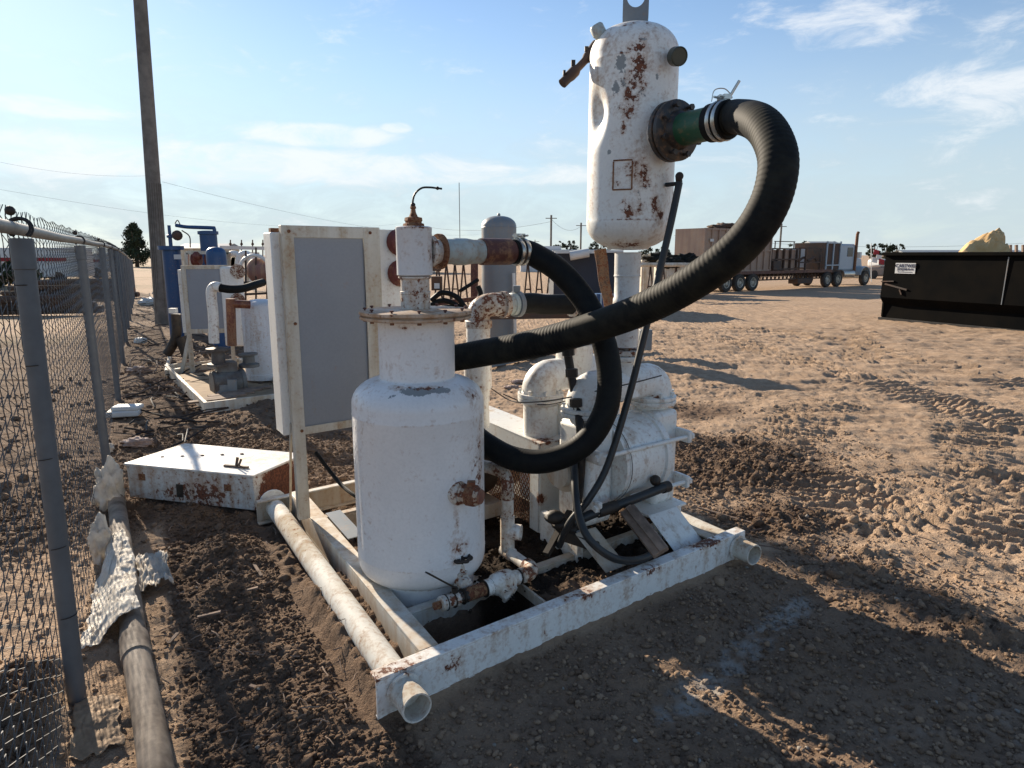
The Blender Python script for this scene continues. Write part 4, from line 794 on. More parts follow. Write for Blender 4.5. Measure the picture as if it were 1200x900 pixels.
def bag(name,c,size,seed,mat,lab,cat):
    V0,F0=ico2(); V=V0; F=F0
    for _ in range(2):
        cc={}; VV=[tuple(v) for v in V]; FF=[]
        def mid(a,b):
            k=(min(a,b),max(a,b))
            if k not in cc: m_=np.array(VV[a])+np.array(VV[b]); m_/=np.linalg.norm(m_); cc[k]=len(VV); VV.append(tuple(m_))
            return cc[k]
        for a,b,d in F: x,y,z=mid(a,b),mid(b,d),mid(d,a); FF+=[(a,x,z),(b,y,x),(d,z,y),(x,y,z)]
        V=np.array(VV); F=np.array(FF)
    r=1+.34*fbm(V[:,0]*1.3+seed,V[:,1]*1.3+V[:,2]*2.1,1.5,3,seed,.6)-.22*np.abs(fbm(V[:,2]*1.7,V[:,0]-V[:,1],3.2,3,seed+4))
    P=V*r[:,None]*np.array(size); P[:,2]=np.maximum(P[:,2],-size[2]*.55)
    L=np.array(c)+np.array([0,0,size[2]*.5]); o=bigmesh(name,P,F,mat); o.location=V3(L); return tag(o,lab,cat)
def onground(u,v,dz=0):
    p=gp(u,v); 
    for _ in range(4): p=gp(u,v,th(p[0],p[1])+dz)
    return p
bag('plastic_bag',onground(131,594),(.085,.10,.20),5,PL,'upright crumpled clear plastic bag against the box by the fence','plastic bag')
bag('plastic_bag',onground(120,655),(.05,.07,.16),8,PL,'tall thin twist of clear plastic standing next to the fence','plastic bag')
bag('plastic_bag',onground(126,530),(.05,.06,.05),9,PL,'small white plastic scrap at the foot of the second fence post','plastic scrap')
TR=plain('pinkish_litter',(.55,.42,.36),.8,var=.3,scale=9,c2=(.3,.2,.15))
bag('litter',onground(162,522),(.14,.07,.045),12,TR,'crumpled pinkish litter just right of the second fence post','litter')
bag('litter',onground(163,436),(.16,.12,.06),15,TR,'pale crumpled litter near the third fence post','litter')
c=onground(146,489); m=MB(); m.box(c+np.array([0,0,.05]),(.30,.20,.06),rz=.3); m.box(c+np.array([.03,.02,.10]),(.26,.17,.045),rz=.1); st=m.build('folded_sack',M['pale'],None,bev=.015,loc=V3(c)); tag(st,'folded white plastic sacks lying flat behind the second fence post','sack')
bag('litter',onground(175,358),(.42,.30,.2),21,M['pale'],'heap of white bags far along the fence','litter heap')
bag('litter',onground(185,345),(.3,.25,.14),23,M['pale'],'small white bundle farthest along the fence','litter')
bag('litter',onground(165,402),(.12,.1,.07),25,M['pale'],'small white scrap beside the distant fence posts','litter')
c=gp(112,842); st=cloth('drainage_mat',gp(78,890),gp(146,872),gp(140,815),gp(92,820),30,50,.006,.012,plain('tan_ribbed_mat',(.38,.26,.16),.85,var=.25,scale=30),31,'tan ribbed mat half buried between fence and pipe','mat',fold=3)
# sticks and offcuts
for i,(u,v,l,a,lab) in enumerate([(302,668,.13,2.2,'short split stick on the earth mound left of the skid'),(203,748,.07,1.5,'small pale wood chip standing in the dirt beside the pipe'),(296,690,.05,.4,'white chip of wood near the split stick'),(245,720,.10,.3,'thin twig in the shaded dirt below the box'),(975,655,.08,.8,'little stick on the bare earth right of the skid'),(850,604,.35,2.6,'pale broken root curving on the churned soil behind the skid pipe'),(302,806,.07,2.9,'flat chip of bark in front of the left side pipe')]):
    c=onground(u,v,.01); d=np.array([math.cos(a),math.sin(a),.1])*l/2; m=MB(); m.bar(c-d,c+d,.014+.1*l*.05,.008); o=m.build('stick',M['wood'],None,loc=V3(c)); tag(o,lab,'stick')
# ---- steel box on the ground
BX=[gp(147,577,.06),gp(297,594,.03),gp(342,560,.05)]; p0=np.array([-2.60,4.36,.03]); p1=np.array([-1.66,4.13,.03]); wv=np.array([.18,.46,.0])
bx=thing('steel_enclosure','flat white steel enclosure box with rusty sides lying on the dirt near the fence','enclosure box',p0)
bxm=paint('box_side_paint',(.66,.66,.63),.62,.55,root=p0,dirtcol=(.33,.20,.12),spots=[(p1+wv*.5,(.12,.40,.3),.55),(p0+(p1-p0)*.55+np.array([0,0,.06]),(.45,.2,.09),.10)])
def prism(pa,pb,pc_,h): 
    pa,pb,pc_=map(np.array,(pa,pb,pc_)); pd_=pa+pc_-pb; q=[pa,pb,pc_,pd_]; up=np.array([0,0,h]); return [*q,*[x+up for x in q]]
H_=.225; m=MB(); m.hexa(prism(p0,p1+np.array([0,0,-.01]),p1+wv,H_)); m.build('box_body',bxm,bx,bev=.004)
lid=paint('box_lid_paint',(.74,.74,.72),.40,.55,root=p0,dirtcol=(.44,.38,.28),rough=.35)
d_=(p1-p0)/np.linalg.norm(p1-p0); m=MB(); m.hexa(prism(p0-d_*.012-wv*.02+np.array([0,0,H_+.001]),p1+d_*.012-wv*.02+np.array([0,0,H_-.008]),p1+d_*.012+wv*1.02+np.array([0,0,H_-.004]),.014)); ld=m.build('lid',lid,bx,bev=.003)
fn_=np.array([-d_[1]*-1,-d_[0],0]); fn_=np.cross(d_,[0,0,1.])
for k,z,r in ((.42,.10,.020),(.42,.055,.014),(.12,.15,.018),(.80,.13,.018)):
    c=p0+(p1-p0)*k+np.array([0,0,z]); m=MB(); m.lathe([(0,0),(r,0),(r,.006),(0,.008)],c,fn_,16); m.box(c+fn_*.002,(.05,.004,.045),rz=math.atan2(d_[1],d_[0])); m.build('knockout',M['rust'] if k!=.42 else M['oil'],bx)
c=p0+(p1-p0)*.78+wv*.22+np.array([0,0,H_+.015]); m=MB(); m.bar(c-d_*.09,c+d_*.09,.02,.012); m.bar(c,c+np.array([.01,.01,.06]),.018,.012); m.bar(c+np.array([.015,.0,.0]),c+np.array([.03,.02,.045]),.012,.01); m.build('latch',M['darkm'],ld)
for k in range(5): c=p0+(p1-p0)*(.12+.12*k)+wv*(.35+.1*k)+np.array([0,0,H_+.015]); m=MB(); m.sphere(c,.010,6,4,(1.5,1,.7)); m.build('rivet',M['darkm'],ld)

# ================================================================== SECOND SKID (behind, left)
def W(o,e1,e2,a,b,z): return np.array([o[0]+e1[0]*a+e2[0]*b,o[1]+e1[1]*a+e2[1]*b,o[2]+z])
o2=gp(240,485)+np.array([0,0,.0]); fx=np.array([.80,.60]); fy=np.array([-.558,.83])
class FR:
    def __init__(s,o,e1,e2): s.o=o; s.e1=e1; s.e2=e2
    def __call__(s,a,b,z): return W(s.o,s.e1,s.e2,a,b,z)
    def box(s,m,a0,a1,b0,b1,z0,z1): return m.hexa([s(a,b,z) for z in (z0,z1) for a,b in ((a0,b0),(a1,b0),(a1,b1),(a0,b1))])
G=FR(o2,fx,fy)
s2=thing('small_pump_skid','smaller white pump skid with grey panel, cast pump and white vessel behind the main skid','pump skid',o2)
m=MB()
for a0,a1,b0,b1 in ((0,2.2,0,.03),(0,.04,.03,3.0),(2.16,2.2,.03,3.0),(0.04,2.16,2.97,3.0),(1.0,1.04,.03,2.97)): G.box(m,a0,a1,b0,b1,.0,.12)
m.build('frame',M['creamdirt'],s2,bev=.003)
m=MB(); G.box(m,.05,.99,.3,2.4,.04,.055); m.build('deck_plate',plain('plywood_deck',(.42,.29,.17),.9,var=.3,scale=4),s2)
# cabinet
cA=at(228,438,9.2); cY=9.2; cl=lambda u,v,Y=cY:at(u,v,Y)
zt2=cl(228,311)[2]; zb2=cl(228,386)[2]; xl=cl(214,340)[0]; xr=cl(266,340)[0]; z0c=cl(228,440)[2]
e_=np.array([.97,.24]); C2=FR(np.array([xl,cY,0]),e_,np.array([-.3,.95])); wd=(xr-xl)
m=MB(); C2.box(m,0,.06,0,.04,z0c,zt2); C2.box(m,wd-.05,wd,0,.04,z0c+.1,zt2); C2.box(m,.06,wd-.05,0,.04,zt2-.05,zt2); C2.box(m,.06,wd-.05,0,.04,zb2-.06,zb2); m.build('cabinet_frame',M['cream'],s2)
m=MB(); C2.box(m,.06,wd-.05,.01,.03,zb2,zt2-.05); m.build('grey_panel',M['panel'],s2)
m=MB(); C2.box(m,-.05,wd+.05,.05,.28,zb2-.05,zt2-.06); m.build('enclosure_body',M['white'],s2)
m=MB(); m.bar(C2(.03,.02,zb2-.1),C2(-.12,.0,z0c),.05,.03,up=(0,1,0)); m.build('cabinet_brace',M['cream'],s2)
# white vessel
vc=at(311,440,8.6); vc[2]=0; zt_=at(311,352,8.4)[2]; zb_=at(311,446,8.4)[2]
m=MB(); r=.235; m.lathe([(r-.02,zb_),(r+.01,zb_),(r+.01,zb_+.07),(r,zb_+.075),(r,zt_-.08)]+[(r*math.cos(q),zt_-.08+.085*math.sin(q)) for q in np.linspace(.2,1.5,7)],vc,seg=36); m.build('separator_vessel',paint('small_vessel_paint',(.66,.68,.70),.40,.45,root=o2,dirtcol=(.40,.38,.34)),s2)
m=MB(); G.box(m,1.2,2.1,.9,1.8,.05,.10); m.build('vessel_base',M['creamdirt'],s2)
# tall white column with flanges
cc_=at(279,420,9.4); m=MB(); r=.13; cb_=at(279,405,9.4)[2]; ct_=at(279,312,9.4)[2]; m.box(np.array([cc_[0],cc_[1],(cb_+ct_)/2]),(.26,.2,ct_-cb_)); m.build('white_column',M['white'],s2,bev=.03)
for v_ in (318,352): m=MB(); m.lathe([(.07,0),(.10,0),(.10,.03),(.07,.03)],at(279,v_,9.3),(0,-1,0),20); m.build('ring_flange',M['whitehvy'],s2)
# pipe and hose
m=MB(); m.sweep(spline([at(251,402,7.9),at(250,370,7.9),at(248,350,7.9),at(248,340,7.9),at(252,336,7.9),at(258,337,7.9)],5),.058,16); m.build('riser_pipe',M['whiterust'],s2)
m=MB(); m.sweep(spline([at(256,337,7.9),at(270,339,7.95),at(285,338,8.1),at(298,334,8.3),at(308,331,8.5)],5),.048,14); m.build('black_hose',M['hose'],s2)
m=MB(); m.sweep([at(272,405,8.2),at(270,350,8.2)],.055,16); m.sweep([at(272,356,8.2),at(293,357,8.3)],.05,12); m.build('rust_pipe',paint('red_rust_pipe',(.13,.035,.022),.6,.3),s2)
# cast pump
pg=plain('cast_pump_grey',(.16,.17,.165),.6,var=.3,scale=8,c2=(.08,.06,.05)); pc2=at(266,448,7.9)
m=MB(); m.sweep([pc2+np.array([-.14,-.1,0]),pc2+np.array([.16,.12,0])],[.14,.14],20); m.lathe([(.15,0),(.15,.04)],pc2+np.array([-.13,-.1,0]),(.8,.6,0),20); m.lathe([(.15,0),(.15,.04)],pc2+np.array([.12,.09,0]),(.8,.6,0),20); pb_=m.build('pump_casing',pg,s2)
m=MB(); m.box(pc2+np.array([-.02,.05,.17]),(.22,.2,.14),rz=.6); m.lathe([(.11,.22),(.13,.225),(.13,.25),(.08,.255),(.07,.40),(.13,.405),(.13,.43),(.07,.44)],pc2-np.array([.08,0,.02]),seg=20); m.lathe([(.08,.2),(.12,.205),(.12,.24),(.07,.26),(.07,.34),(.11,.35),(.11,.37)],pc2+np.array([.2,.2,-.05]),seg=20); m.build('pump_head',pg,pb_)
m=MB(); m.box(pc2+np.array([.03,-.16,-.06]),(.2,.02,.12),rz=.3); m.box(pc2+np.array([.12,-.14,-.06]),(.1,.03,.24),rz=.3); m.build('pump_foot',M['tankgrey'],pb_)
for k in range(5): m=MB(); q=G(.15+.12*k,.35+.1*k,.07); m.box(q,(.5,.09,.02),rz=.64+.2*math.sin(k*3)); m.build('deck_board',M['wood'],s2)
# white cowling
m=MB(); m.sweep([at(280,372,10.3),at(292,392,10.3)],.25,16); m.build('cowling',M['white'],s2)
# third frame at rear-left with black valve post
s3=thing('valve_manifold','low rusty white frame with a black capped valve beside the pole','valve manifold',gp(215,440)); 
m=MB(); m.bar(gp(195,437,.06),gp(260,427,.06),.05,.08); m.bar(gp(195,437,.06),gp(200,415,.06),.04,.08); m.build('frame',M['creamdirt'],s3)
m=MB(); m.sweep(spline([at(206,368,10.),at(207,390,10.),at(202,405,10.),at(196,415,10.)],4),.07,10); m.sweep([at(212,395,10.),at(222,420,10.)],.09,10); m.build('black_valve',M['oil'],s3)
m=MB(); m.box(at(203,364,10.),(.10,.08,.07)); m.build('white_cap',M['pale'],s3)
# ================================================================== BLUE UNIT
YB=13.5; ub=lambda u,v,Y=YB:at(u,v,Y); bo=gp(210,400)
bu=thing('blue_separator_unit','blue vessel with pipework on top standing behind the wooden pole','separator unit',(ub(206,350)[0],YB,0))
gz=th(ub(206,350)[0],YB)
m=MB(); c=ub(206,350); c[2]=0; r=.165; zt_=ub(206,290)[2]; m.lathe([(r,gz+.02),(r,zt_-.05),(r+.07,zt_-.045),(r+.07,zt_),(r+.07,zt_+.03),(.05,zt_+.032)],c,seg=28); m.lathe([(.035,zt_),(.035,zt_+.18),(.06,zt_+.19),(.06,zt_+.24),(.03,zt_+.25),(.03,ub(206,264)[2])],c,seg=12); m.build('blue_vessel',M['blue'],bu)
m=MB(); zz_=ub(206,266)[2]; m.sweep(spline([ub(206,264),ub(220,266),ub(248,267),ub(251,268),ub(251.5,275)],4),.035,10); m.build('blue_pipe',M['blue'],bu)
m=MB(); m.sphere(ub(207,276)+np.array([.06,-.1,0]),.10,10,7); m.sweep(spline([ub(213,270),ub(222,277),ub(223,290)],4),.012,6); m.sweep(spline([ub(205,262),ub(208,258),ub(211,263)],4),.01,6); m.build('valve',M['darkm'],bu)
m=MB(); c=ub(246,300); c[2]=0; m.lathe([(.16,gz),(.16,ub(246,275)[2]),(.19,ub(246,275)[2]+.005),(.19,ub(246,271)[2]),(.1,ub(246,271)[2]+.01)],c,seg=24); m.build('rear_vessel',M['blue'],bu)
m=MB(); c=at(253,296,12.2); m.lathe([(.17,-.1),(.17,0),(.15,.05),(.1,.085),(.02,.1)],c,seg=24); m.sweep([c-np.array([0,0,.1]),np.array([c[0],c[1],gz])],.17,20); m.build('blue_dome',M['blue'],bu)
m=MB(); m.box(ub(213,301)-np.array([0,.17,0]),(.14,.01,.09)); m.build('name_plate',M['pale'],bu)
m=MB(); a=ub(220,296,12.8); m.bar(ub(219,296,12.8),ub(268,296,12.8),.06,.06); m.bar(ub(219,296,12.8),ub(219,420,12.8),.06,.06,up=(0,1,0)); m.bar(ub(268,296,12.8),ub(268,400,12.8),.06,.06,up=(0,1,0)); m.build('cream_frame',M['cream'],bu)
for u in (231,247,258): 
    m=MB(); m.sweep([ub(u-5,304,12.9),ub(u+4,304,12.9)],.11,12); m.sphere(ub(u,300,12.8),.09,8,6); m.build('red_motor',M['red'],bu)
# yard plant further back: white arcs, round red tank end, racks
cu=thing('horizontal_tank_skid','weathered red-brown horizontal tank on a rusty frame beyond the small skid','tank skid',at(302,330,15.5)*np.array([1,1,0]))
m=MB(); c=at(301,317,15.); m.lathe([(.1,-.12),(.22,-.06),(.27,0),(.27,1.2),(.2,1.3)],c,(.25,.97,0),24); m.build('tank_shell',paint('faded_red_tank',(.26,.13,.11),.5,.5),cu)
m=MB(); P=[c+np.array([math.cos(a)*.33,-.1,math.sin(a)*.33]) for a in np.linspace(.7,3.6,14)]; m.sweep(P,.04,8); m.build('white_hoop_pipe',M['white'],cu)
m=MB()
for u in (288,300,313,318): m.bar(at(u,290+abs(u-300)*.3,14.9),at(u,372,14.9),.03,.03,up=(0,1,0))
m.bar(at(286,331,14.9),at(322,331,14.9),.04,.05); m.bar(at(286,345,14.9),at(322,343,14.9),.04,.05); m.build('frame',M['darkm'],cu)
wb=thing('white_elbow_piping','pair of white curved pipes standing beyond the grey panel','pipework',at(278,340,17)*np.array([1,1,0]))
for u in (272,285): m=MB(); m.sweep(spline([at(u-6,345,17),at(u-6,310,17),at(u-3,299,17),at(u+5,298,17),at(u+10,305,17),at(u+11,330,17)],4),.08,12); m.build('curved_pipe',M['white'],wb)
bxo=thing('brown_equipment_box','faded brown equipment housing standing beyond the white curved pipes','housing',at(287,330,20)*np.array([1,1,0])); m=MB(); m.box(at(287,308,20),(.7,.5,.6)); m.box(at(262,312,20),(.9,.5,.5)); m.bar(at(250,330,20),at(300,330,20),.05,.5); m.build('housing',M['cream'],bxo)
go=thing('grey_panel_box','small grey electrical box behind the main cabinet','electrical box',at(320,330,14)*np.array([1,1,0])); m=MB(); m.box(at(321,312,14),(.22,.15,.42)); m.build('box',M['panel'],go); m=MB(); m.bar(at(317,325,14),at(317,400,14),.05,.05,up=(0,1,0)); m.build('leg',M['cream'],go)
# far low pipe rack on the left horizon
rk=thing('long_pipe_rack','long low white pipe rack with short posts on the left horizon','pipe rack',at(290,300,45)*np.array([1,1,0])+np.array([0,0,-.5]))
m=MB(); m.bar(at(258,290,45),at(316,291,45),.12,.22); m.build('beam',M['pale'],rk)
for u in (270,283,296,308,315): m=MB(); m.bar(at(u,281,45),at(u,306,45),.06,.06,up=(0,1,0)); m.sphere(at(u,286,45),.1,6,4); m.build('post',M['darkm'],rk)
# ================================================================== WOODEN POLE
pb=gp(191,376); pbz=th(pb[0],pb[1]); pt=at(160,-60,pb[1]); pt=pb+(pt-pb)*1.12
m=MB(); P=[pb+(pt-pb)*k for k in np.linspace(-.02,1,14)]; 
m.sweep(P,[.185-.05*k/13 for k in range(14)],20); po=m.build('utility_pole',M['pole'],None,loc=V3(pb)); tag(po,'tall weathered wooden utility pole rising beside the fence','utility pole')
m=MB()
for k in range(9): a=-1.9+.3*k; q0_=P[1]; m.bar(pb+np.array([math.cos(a)*.185,math.sin(a)*.185,.2+.3*(k%4)]),pb+(pt-pb)*.35+np.array([math.cos(a)*.17,math.sin(a)*.17,0]),.006,.006)
m.build('grain_crack',M['bark'],po)
# ================================================================== GREY TANK UNIT (behind centre)
g2=gp(585,386); YT=13.2; ut=lambda u,v,Y=YT:at(u,v,Y); gz=th(*ut(585,380)[:2])
tk=thing('grey_tank_unit','upright grey domed tank on a cluttered steel base behind the hoses','tank',(ut(585,380)[0],YT,gz))
m=MB(); c=ut(585,380); c[2]=0; zt_=ut(585,253)[2]; r=.335
m.lathe([(r,gz),(r,zt_-.22),(r+.004,zt_-.215),(r,zt_-.21)]+[(r*math.cos(q)**.8,zt_-.20+.20*math.sin(q)) for q in np.linspace(.1,1.5,8)],c,seg=40); m.lathe([(.03,zt_-.01),(.03,zt_+.03),(.015,zt_+.05)],c,seg=8); m.build('tank_shell',M['tankgrey'],tk)
m=MB(); m.sweep([ut(602,320,12.9),ut(604,400,12.9)],.03,8); m.build('sight_pipe',M['white'],tk)
m=MB(); m.bar(ut(556,306,12.7),ut(556,372,12.7),.13,.13,up=(0,1,0)); m.bar(ut(500,357,12.4),ut(560,350,12.4),.06,.08); m.build('support_post',M['maroon'],tk)
tubeobj('black_lever',[ut(539,341,12),ut(560,328,12.3)],.035,M['hose'],tk,8,straight=True)
for k,(p_) in enumerate([[(505,352),(518,343),(535,348),(546,362)],[(503,358),(520,352),(538,360),(548,372)],[(508,366),(525,360),(545,368)],[(560,335),(563,345),(558,358)]]): tubeobj('black_cable',[ut(u,v,11.6) for u,v in p_],.045,M['hose'],tk,8)
m=MB(); m.box(ut(512,332,11.8),(.18,.15,.24)); m.box(ut(512,312,11.8),(.14,.1,.16)); m.build('control_valve',M['darkm'],tk,bev=.01); m=MB(); m.box(ut(512,335,11.7),(.09,.02,.09)); m.build('dial_face',M['pale'],tk)
m=MB(); m.bar(ut(500,372,12),ut(700,369,12.5),.12,.10); m.build('base_beam',M['darkm'],tk)
pk=gp(640,412); m=MB(); m.bar(gp(560,431,.05),gp(641,413,.05),.12,.06); o=m.build('steel_plank',M['tankgrey'],None,loc=V3(gp(600,423)),bev=.004); tag(o,'grey steel channel lying on the dirt behind the sloping white guard','steel channel')
cn_=gp(637,350,-.1); m=MB(); m.lathe([(.2,0),(.2,.25),(.18,.27)],at(637,348,16)-np.array([0,0,.2]),seg=20); o=m.build('drum',M['whitehvy'],None,loc=V3(at(637,355,16))); tag(o,'small rusty white drum standing on the dirt beyond the black hose','drum')
# litter behind pump
for i,(u,v,lab) in enumerate([(600,455,'pinkish paper scrap on the ground left of the rear elbow'),(625,462,'torn pale cardboard strip lying behind the guard'),(612,448,'pale rag on the soil right behind the white riser')]):
    bag('litter',onground(u,v),(.10+.03*i,.06,.025),40+i,TR,lab,'litter')
# ================================================================== DARK OPEN TANK, RACKS
dz=th(at(690,330,22)[0],22.); dk=thing('navy_tank','navy blue rectangular open tank with pale rim behind the tall receiver','tank',(at(690,330,22)[0],22,dz))
xa=at(649,300,22)[0]; xb=at(728,300,22)[0]; m=MB(); m.hexa([(xa,22,dz+.3),(xb,22,dz),(xb,25,dz),(xa,25,dz+.3),(xa,22,1.72),(xb,22,1.72),(xb,25,1.72),(xa,25,1.72)]); m.build('tank_body',M['navy'],dk,bev=.04)
m=MB(); m.bar((xa-.05,21.95,1.74),(xb+.05,21.95,1.74),.12,.08); m.bar((xa-.05,25,1.78),(xb+.05,25,1.78),.12,.08); m.build('rim',M['pale'],dk)
m=MB(); m.bar(at(650,296,21.6),at(705,296,21.6),.3,.05); m.sweep([at(668,300,21.5),at(690,296,21.5)],.14,10); m.build('pale_cover_board',M['pale'],dk)
cr=thing('blue_crate','faded blue metal crate standing right behind the receiver stem','crate',at(706,350,12)*np.array([1,1,0])+np.array([0,0,-.1])); m=MB(); c=at(706,358,12); m.box(c,(.36,.3,.42)); m.build('crate_body',M['blue'],cr); 
for dx in (-.14,-.05,.05,.14): m=MB(); m.box(c+np.array([dx,-.16,0]),(.03,.02,.42)); m.build('slat',M['truckblue'],cr)
def trestle(u0,u1,vt,Y,lab,mat='darkm',npost=3,vb=None,grp=None,pipes=3):
    x0=at(u0,vt,Y); x1=at(u1,vt,Y); gz_=th((x0[0]+x1[0])/2,Y)
    t_=thing('pipe_rack',lab,'pipe rack',((x0[0]+x1[0])/2,Y,gz_),grp)
    for j in range(pipes):
        m=MB(); m.sweep([x0+np.array([-.3,j*.35,.06]),x1+np.array([.3,j*.35,.06+.0*j])],.09,8); m.build('pipe',M['darkm' if j%2 else mat],t_)
    for k in range(npost):
        q=x0+(x1-x0)*(k+.5)/npost; m=MB(); m.bar(q,np.array([q[0]-.16,q[1],gz_]),.06,.06,up=(0,1,0)); m.bar(q,np.array([q[0]+.16,q[1],gz_]),.06,.06,up=(0,1,0)); m.bar(np.array([q[0]-.11,q[1]+.05,gz_+.6]),np.array([q[0]+.11,q[1]+.05,gz_+.6]),.05,.05); m.build('trestle_leg',M['darkm'],t_)
trestle(508,548,307,26,'low dark pipe rack under the grey pipe right of the front vessel',npost=4)
trestle(612,652,305,26,'low dark pipe rack between the grey tank and the hose bend',npost=3)
trestle(755,800,312,30,'rusty pipe rack just right of the receiver stem',mat='cream')
trestle(820,900,322,60,'long pipe rack seen under the trailer',npost=4)
for i,(u,v,w_,h_,Y,lab) in enumerate([(802,303,1.0,.5,34,'black tarpaulin mound right of the receiver stem'),(786,306,.7,.35,33,'smaller dark tarpaulin heap beside the white vent pipe'),(770,300,1.0,.4,38,'dark heap furthest behind the receiver stem')]):
    c=at(u,v,Y); bag('tarpaulin_heap',c-np.array([0,0,h_]),(w_,w_*.8,h_),50+i,M['hosedirt'],lab,'tarpaulin')
    m=MB(); gz_=th(c[0],Y); m.box((c[0],Y+.2,(c[2]-h_+gz_)/2),(w_*1.8,1.2,max(.2,c[2]-h_-gz_+.4))); o=m.build('flat_deck',M['cream'],None,loc=(c[0],Y,gz_),bev=.02); tag(o,['low rusty deck under the black tarpaulin mound','low rusty deck under the smaller tarpaulin heap','low rusty deck under the furthest dark heap'][i],'deck')
# ================================================================== TRUCK AND TRAILER
gT=-.50; T0=np.array([14.15,40.6]); td=np.array([.815,.58]); td/=np.linalg.norm(td); tn=np.array([-td[1],td[0]])   # rear axle group centre, forward, away side
class TF:
    def __call__(s,f,l,z): p=T0+td*f+tn*l; return np.array([p[0],p[1],gT+z])
    def box(s,m,f0,f1,l0,l1,z0,z1): return m.hexa([s(f,l,z) for z in (z0,z1) for f,l in ((f0,l0),(f1,l0),(f1,l1),(f0,l1))])
T=TF(); td3=np.array([*td,0]); tn3=np.array([*tn,0])
def wheel(parent,f,l,rad=.51,wid=.28,side=-1):
    c=T(f,l,rad); m=MB(); ax_=tn3*side
    m.lathe([(rad*.6,-wid/2),(rad*.93,-wid/2),(rad,-wid/2+.05),(rad,wid/2-.05),(rad*.93,wid/2),(rad*.58,wid/2),(rad*.55,wid/2-.03)],c,ax_,26); w_=m.build('wheel',M['tyre'],parent)
    m=MB(); m.lathe([(rad*.57,wid/2-.03),(rad*.56,wid/2-.005),(rad*.5,wid/2-.02),(rad*.42,wid/2-.10),(rad*.2,wid/2-.09),(rad*.18,wid/2),(.03,wid/2+.01)],c,ax_,20); m.build('rim',M['cream'],w_)
tr=thing('flatbed_trailer','long dark flatbed trailer carrying brown steel containers','trailer',T(3,0,0))
for f in (-2.5,-1.25,0,):
    for l in (0,2.1): wheel(tr,f+.2,l)
m=MB(); T.box(m,-4.4,8.9,0.0,2.3,1.02,1.14); T.box(m,-3.6,8.9,.4,.55,.80,1.02); T.box(m,-3.6,8.9,1.7,1.85,.80,1.02); m.build('deck',M['darkm'],tr)
m=MB(); T.box(m,-4.4,8.95,-.03,.0,.98,1.16); m.build('side_rail',M['maroon'],tr)
m=MB()
for k in range(17): f=.9+k*.42; m.bar(T(f,.3,.62),T(f+.21,.3,.98),.06,.05,up=tuple(tn3)); m.bar(T(f+.21,.3,.98),T(f+.42,.3,.62),.06,.05,up=tuple(tn3))
m.bar(T(.8,.3,.6),T(8.2,.3,.6),.08,.08); m.build('truss',M['darkm'],tr)
m=MB(); T.box(m,5.2,6.8,.1,.8,.28,.62); m.build('tool_box',M['darkm'],tr,bev=.04)
m=MB(); T.box(m,.2,.8,.0,.02,.45,.9); m.build('mudflap',M['tyre'],tr)
# near container
b1=thing('brown_container','rust-brown ribbed steel container on the rear of the trailer','container',T(-1,1,1.16))
def container(b,f0,f1,h,n):
    m=MB(); T.box(m,f0,f1,.1,2.2,1.16,1.16+h); m.build('box_wall',M['brownbox'],b)
    st=(f1-f0)/n
    for k in range(n+1): m=MB(); f=f0+k*st; T.box(m,f-.05,f+.05,.02,.10,1.17,1.16+h); m.build('rib',M['brownbox'],b)
    for z in (1.2,1.16+h/2,1.12+h): m=MB(); T.box(m,f0-.04,f1+.04,.04,.10,z-.05,z+.05); m.build('rail',M['brownbox'],b)
container(b1,-4.2,2.0,2.42,10)
m=MB()
for z in (1.6,2.2,2.85):
    T.box(m,-3.8,-3.5,.0,.02,z,z+.15)
m.build('lamp_plate',M['pale'],b1)
bag('tarp_bundle',T(-1.6,.9,3.62)-np.array([0,0,.1]),(.9,.8,.28),61,M['darkm'],'dark crumpled bundle lying on top of the brown container','bundle')
b2=thing('steel_cage_crate','dark rusty steel crate with open framing on the middle of the trailer','crate',T(4,1,1.16))
m=MB(); T.box(m,2.3,5.0,.3,2.0,1.17,2.42); m.build('crate_body',M['brownbox'],b2)
for f in (2.25,2.9,3.6,4.3,5.0): m=MB(); T.box(m,f,f+.09,.15,.29,1.16,2.5); m.build('upright',M['darkm'],b2)
for z in (1.2,1.8,2.45): m=MB(); T.box(m,2.2,5.1,.1,.15,z,z+.08); m.build('rail',M['darkm'],b2)
m=MB(); T.box(m,2.35,4.5,.05,.1,2.9,2.95); 
for f in (2.4,4.4): T.box(m,f,f+.05,.05,.1,2.5,2.95)
m.build('handrail',M['darkm'],b2); m=MB(); T.box(m,2.3,3.1,-.02,.25,1.17,1.75); m.build('engine_block',M['darkm'],b2,bev=.05)
b3=thing('open_frame_rack','open dark frame with white sheet load at the front of the trailer','rack',T(6.5,1,1.16))
m=MB(); 
for f in (5.2,5.9,7.6): T.box(m,f,f+.1,.1,.2,1.16,2.55)
T.box(m,5.2,7.7,.08,.2,2.5,2.58); T.box(m,5.2,7.7,.1,.2,1.6,1.68)
m.build('frame',M['darkm'],b3); m=MB(); T.box(m,5.3,7.6,1.2,1.3,1.3,2.5); m.build('white_sheet',M['pale'],b3)
m=MB(); m.sweep(spline([T(5.4,.3,1.7),T(6,.3,1.95),T(6.6,.3,1.75),T(7.2,.3,1.95),T(7.5,.3,1.7)],4),.08,8); m.build('hose_coil',M['darkm'],b3)
tc=thing('semi_truck','pale blue conventional semi tractor with tall exhaust stack facing right','truck',T(10.5,1,0))
for f in (8.3,9.6):
    for l in (0,2.1): wheel(tc,f,l)
for l in (.05,2.05): wheel(tc,13.3,l)
m=MB(); T.box(m,7.6,13.8,.75,.9,.65,.9); T.box(m,7.6,13.8,1.4,1.55,.65,.9); T.box(m,7.4,10.4,.1,2.2,.95,1.1); m.build('chassis',M['darkm'],tc)
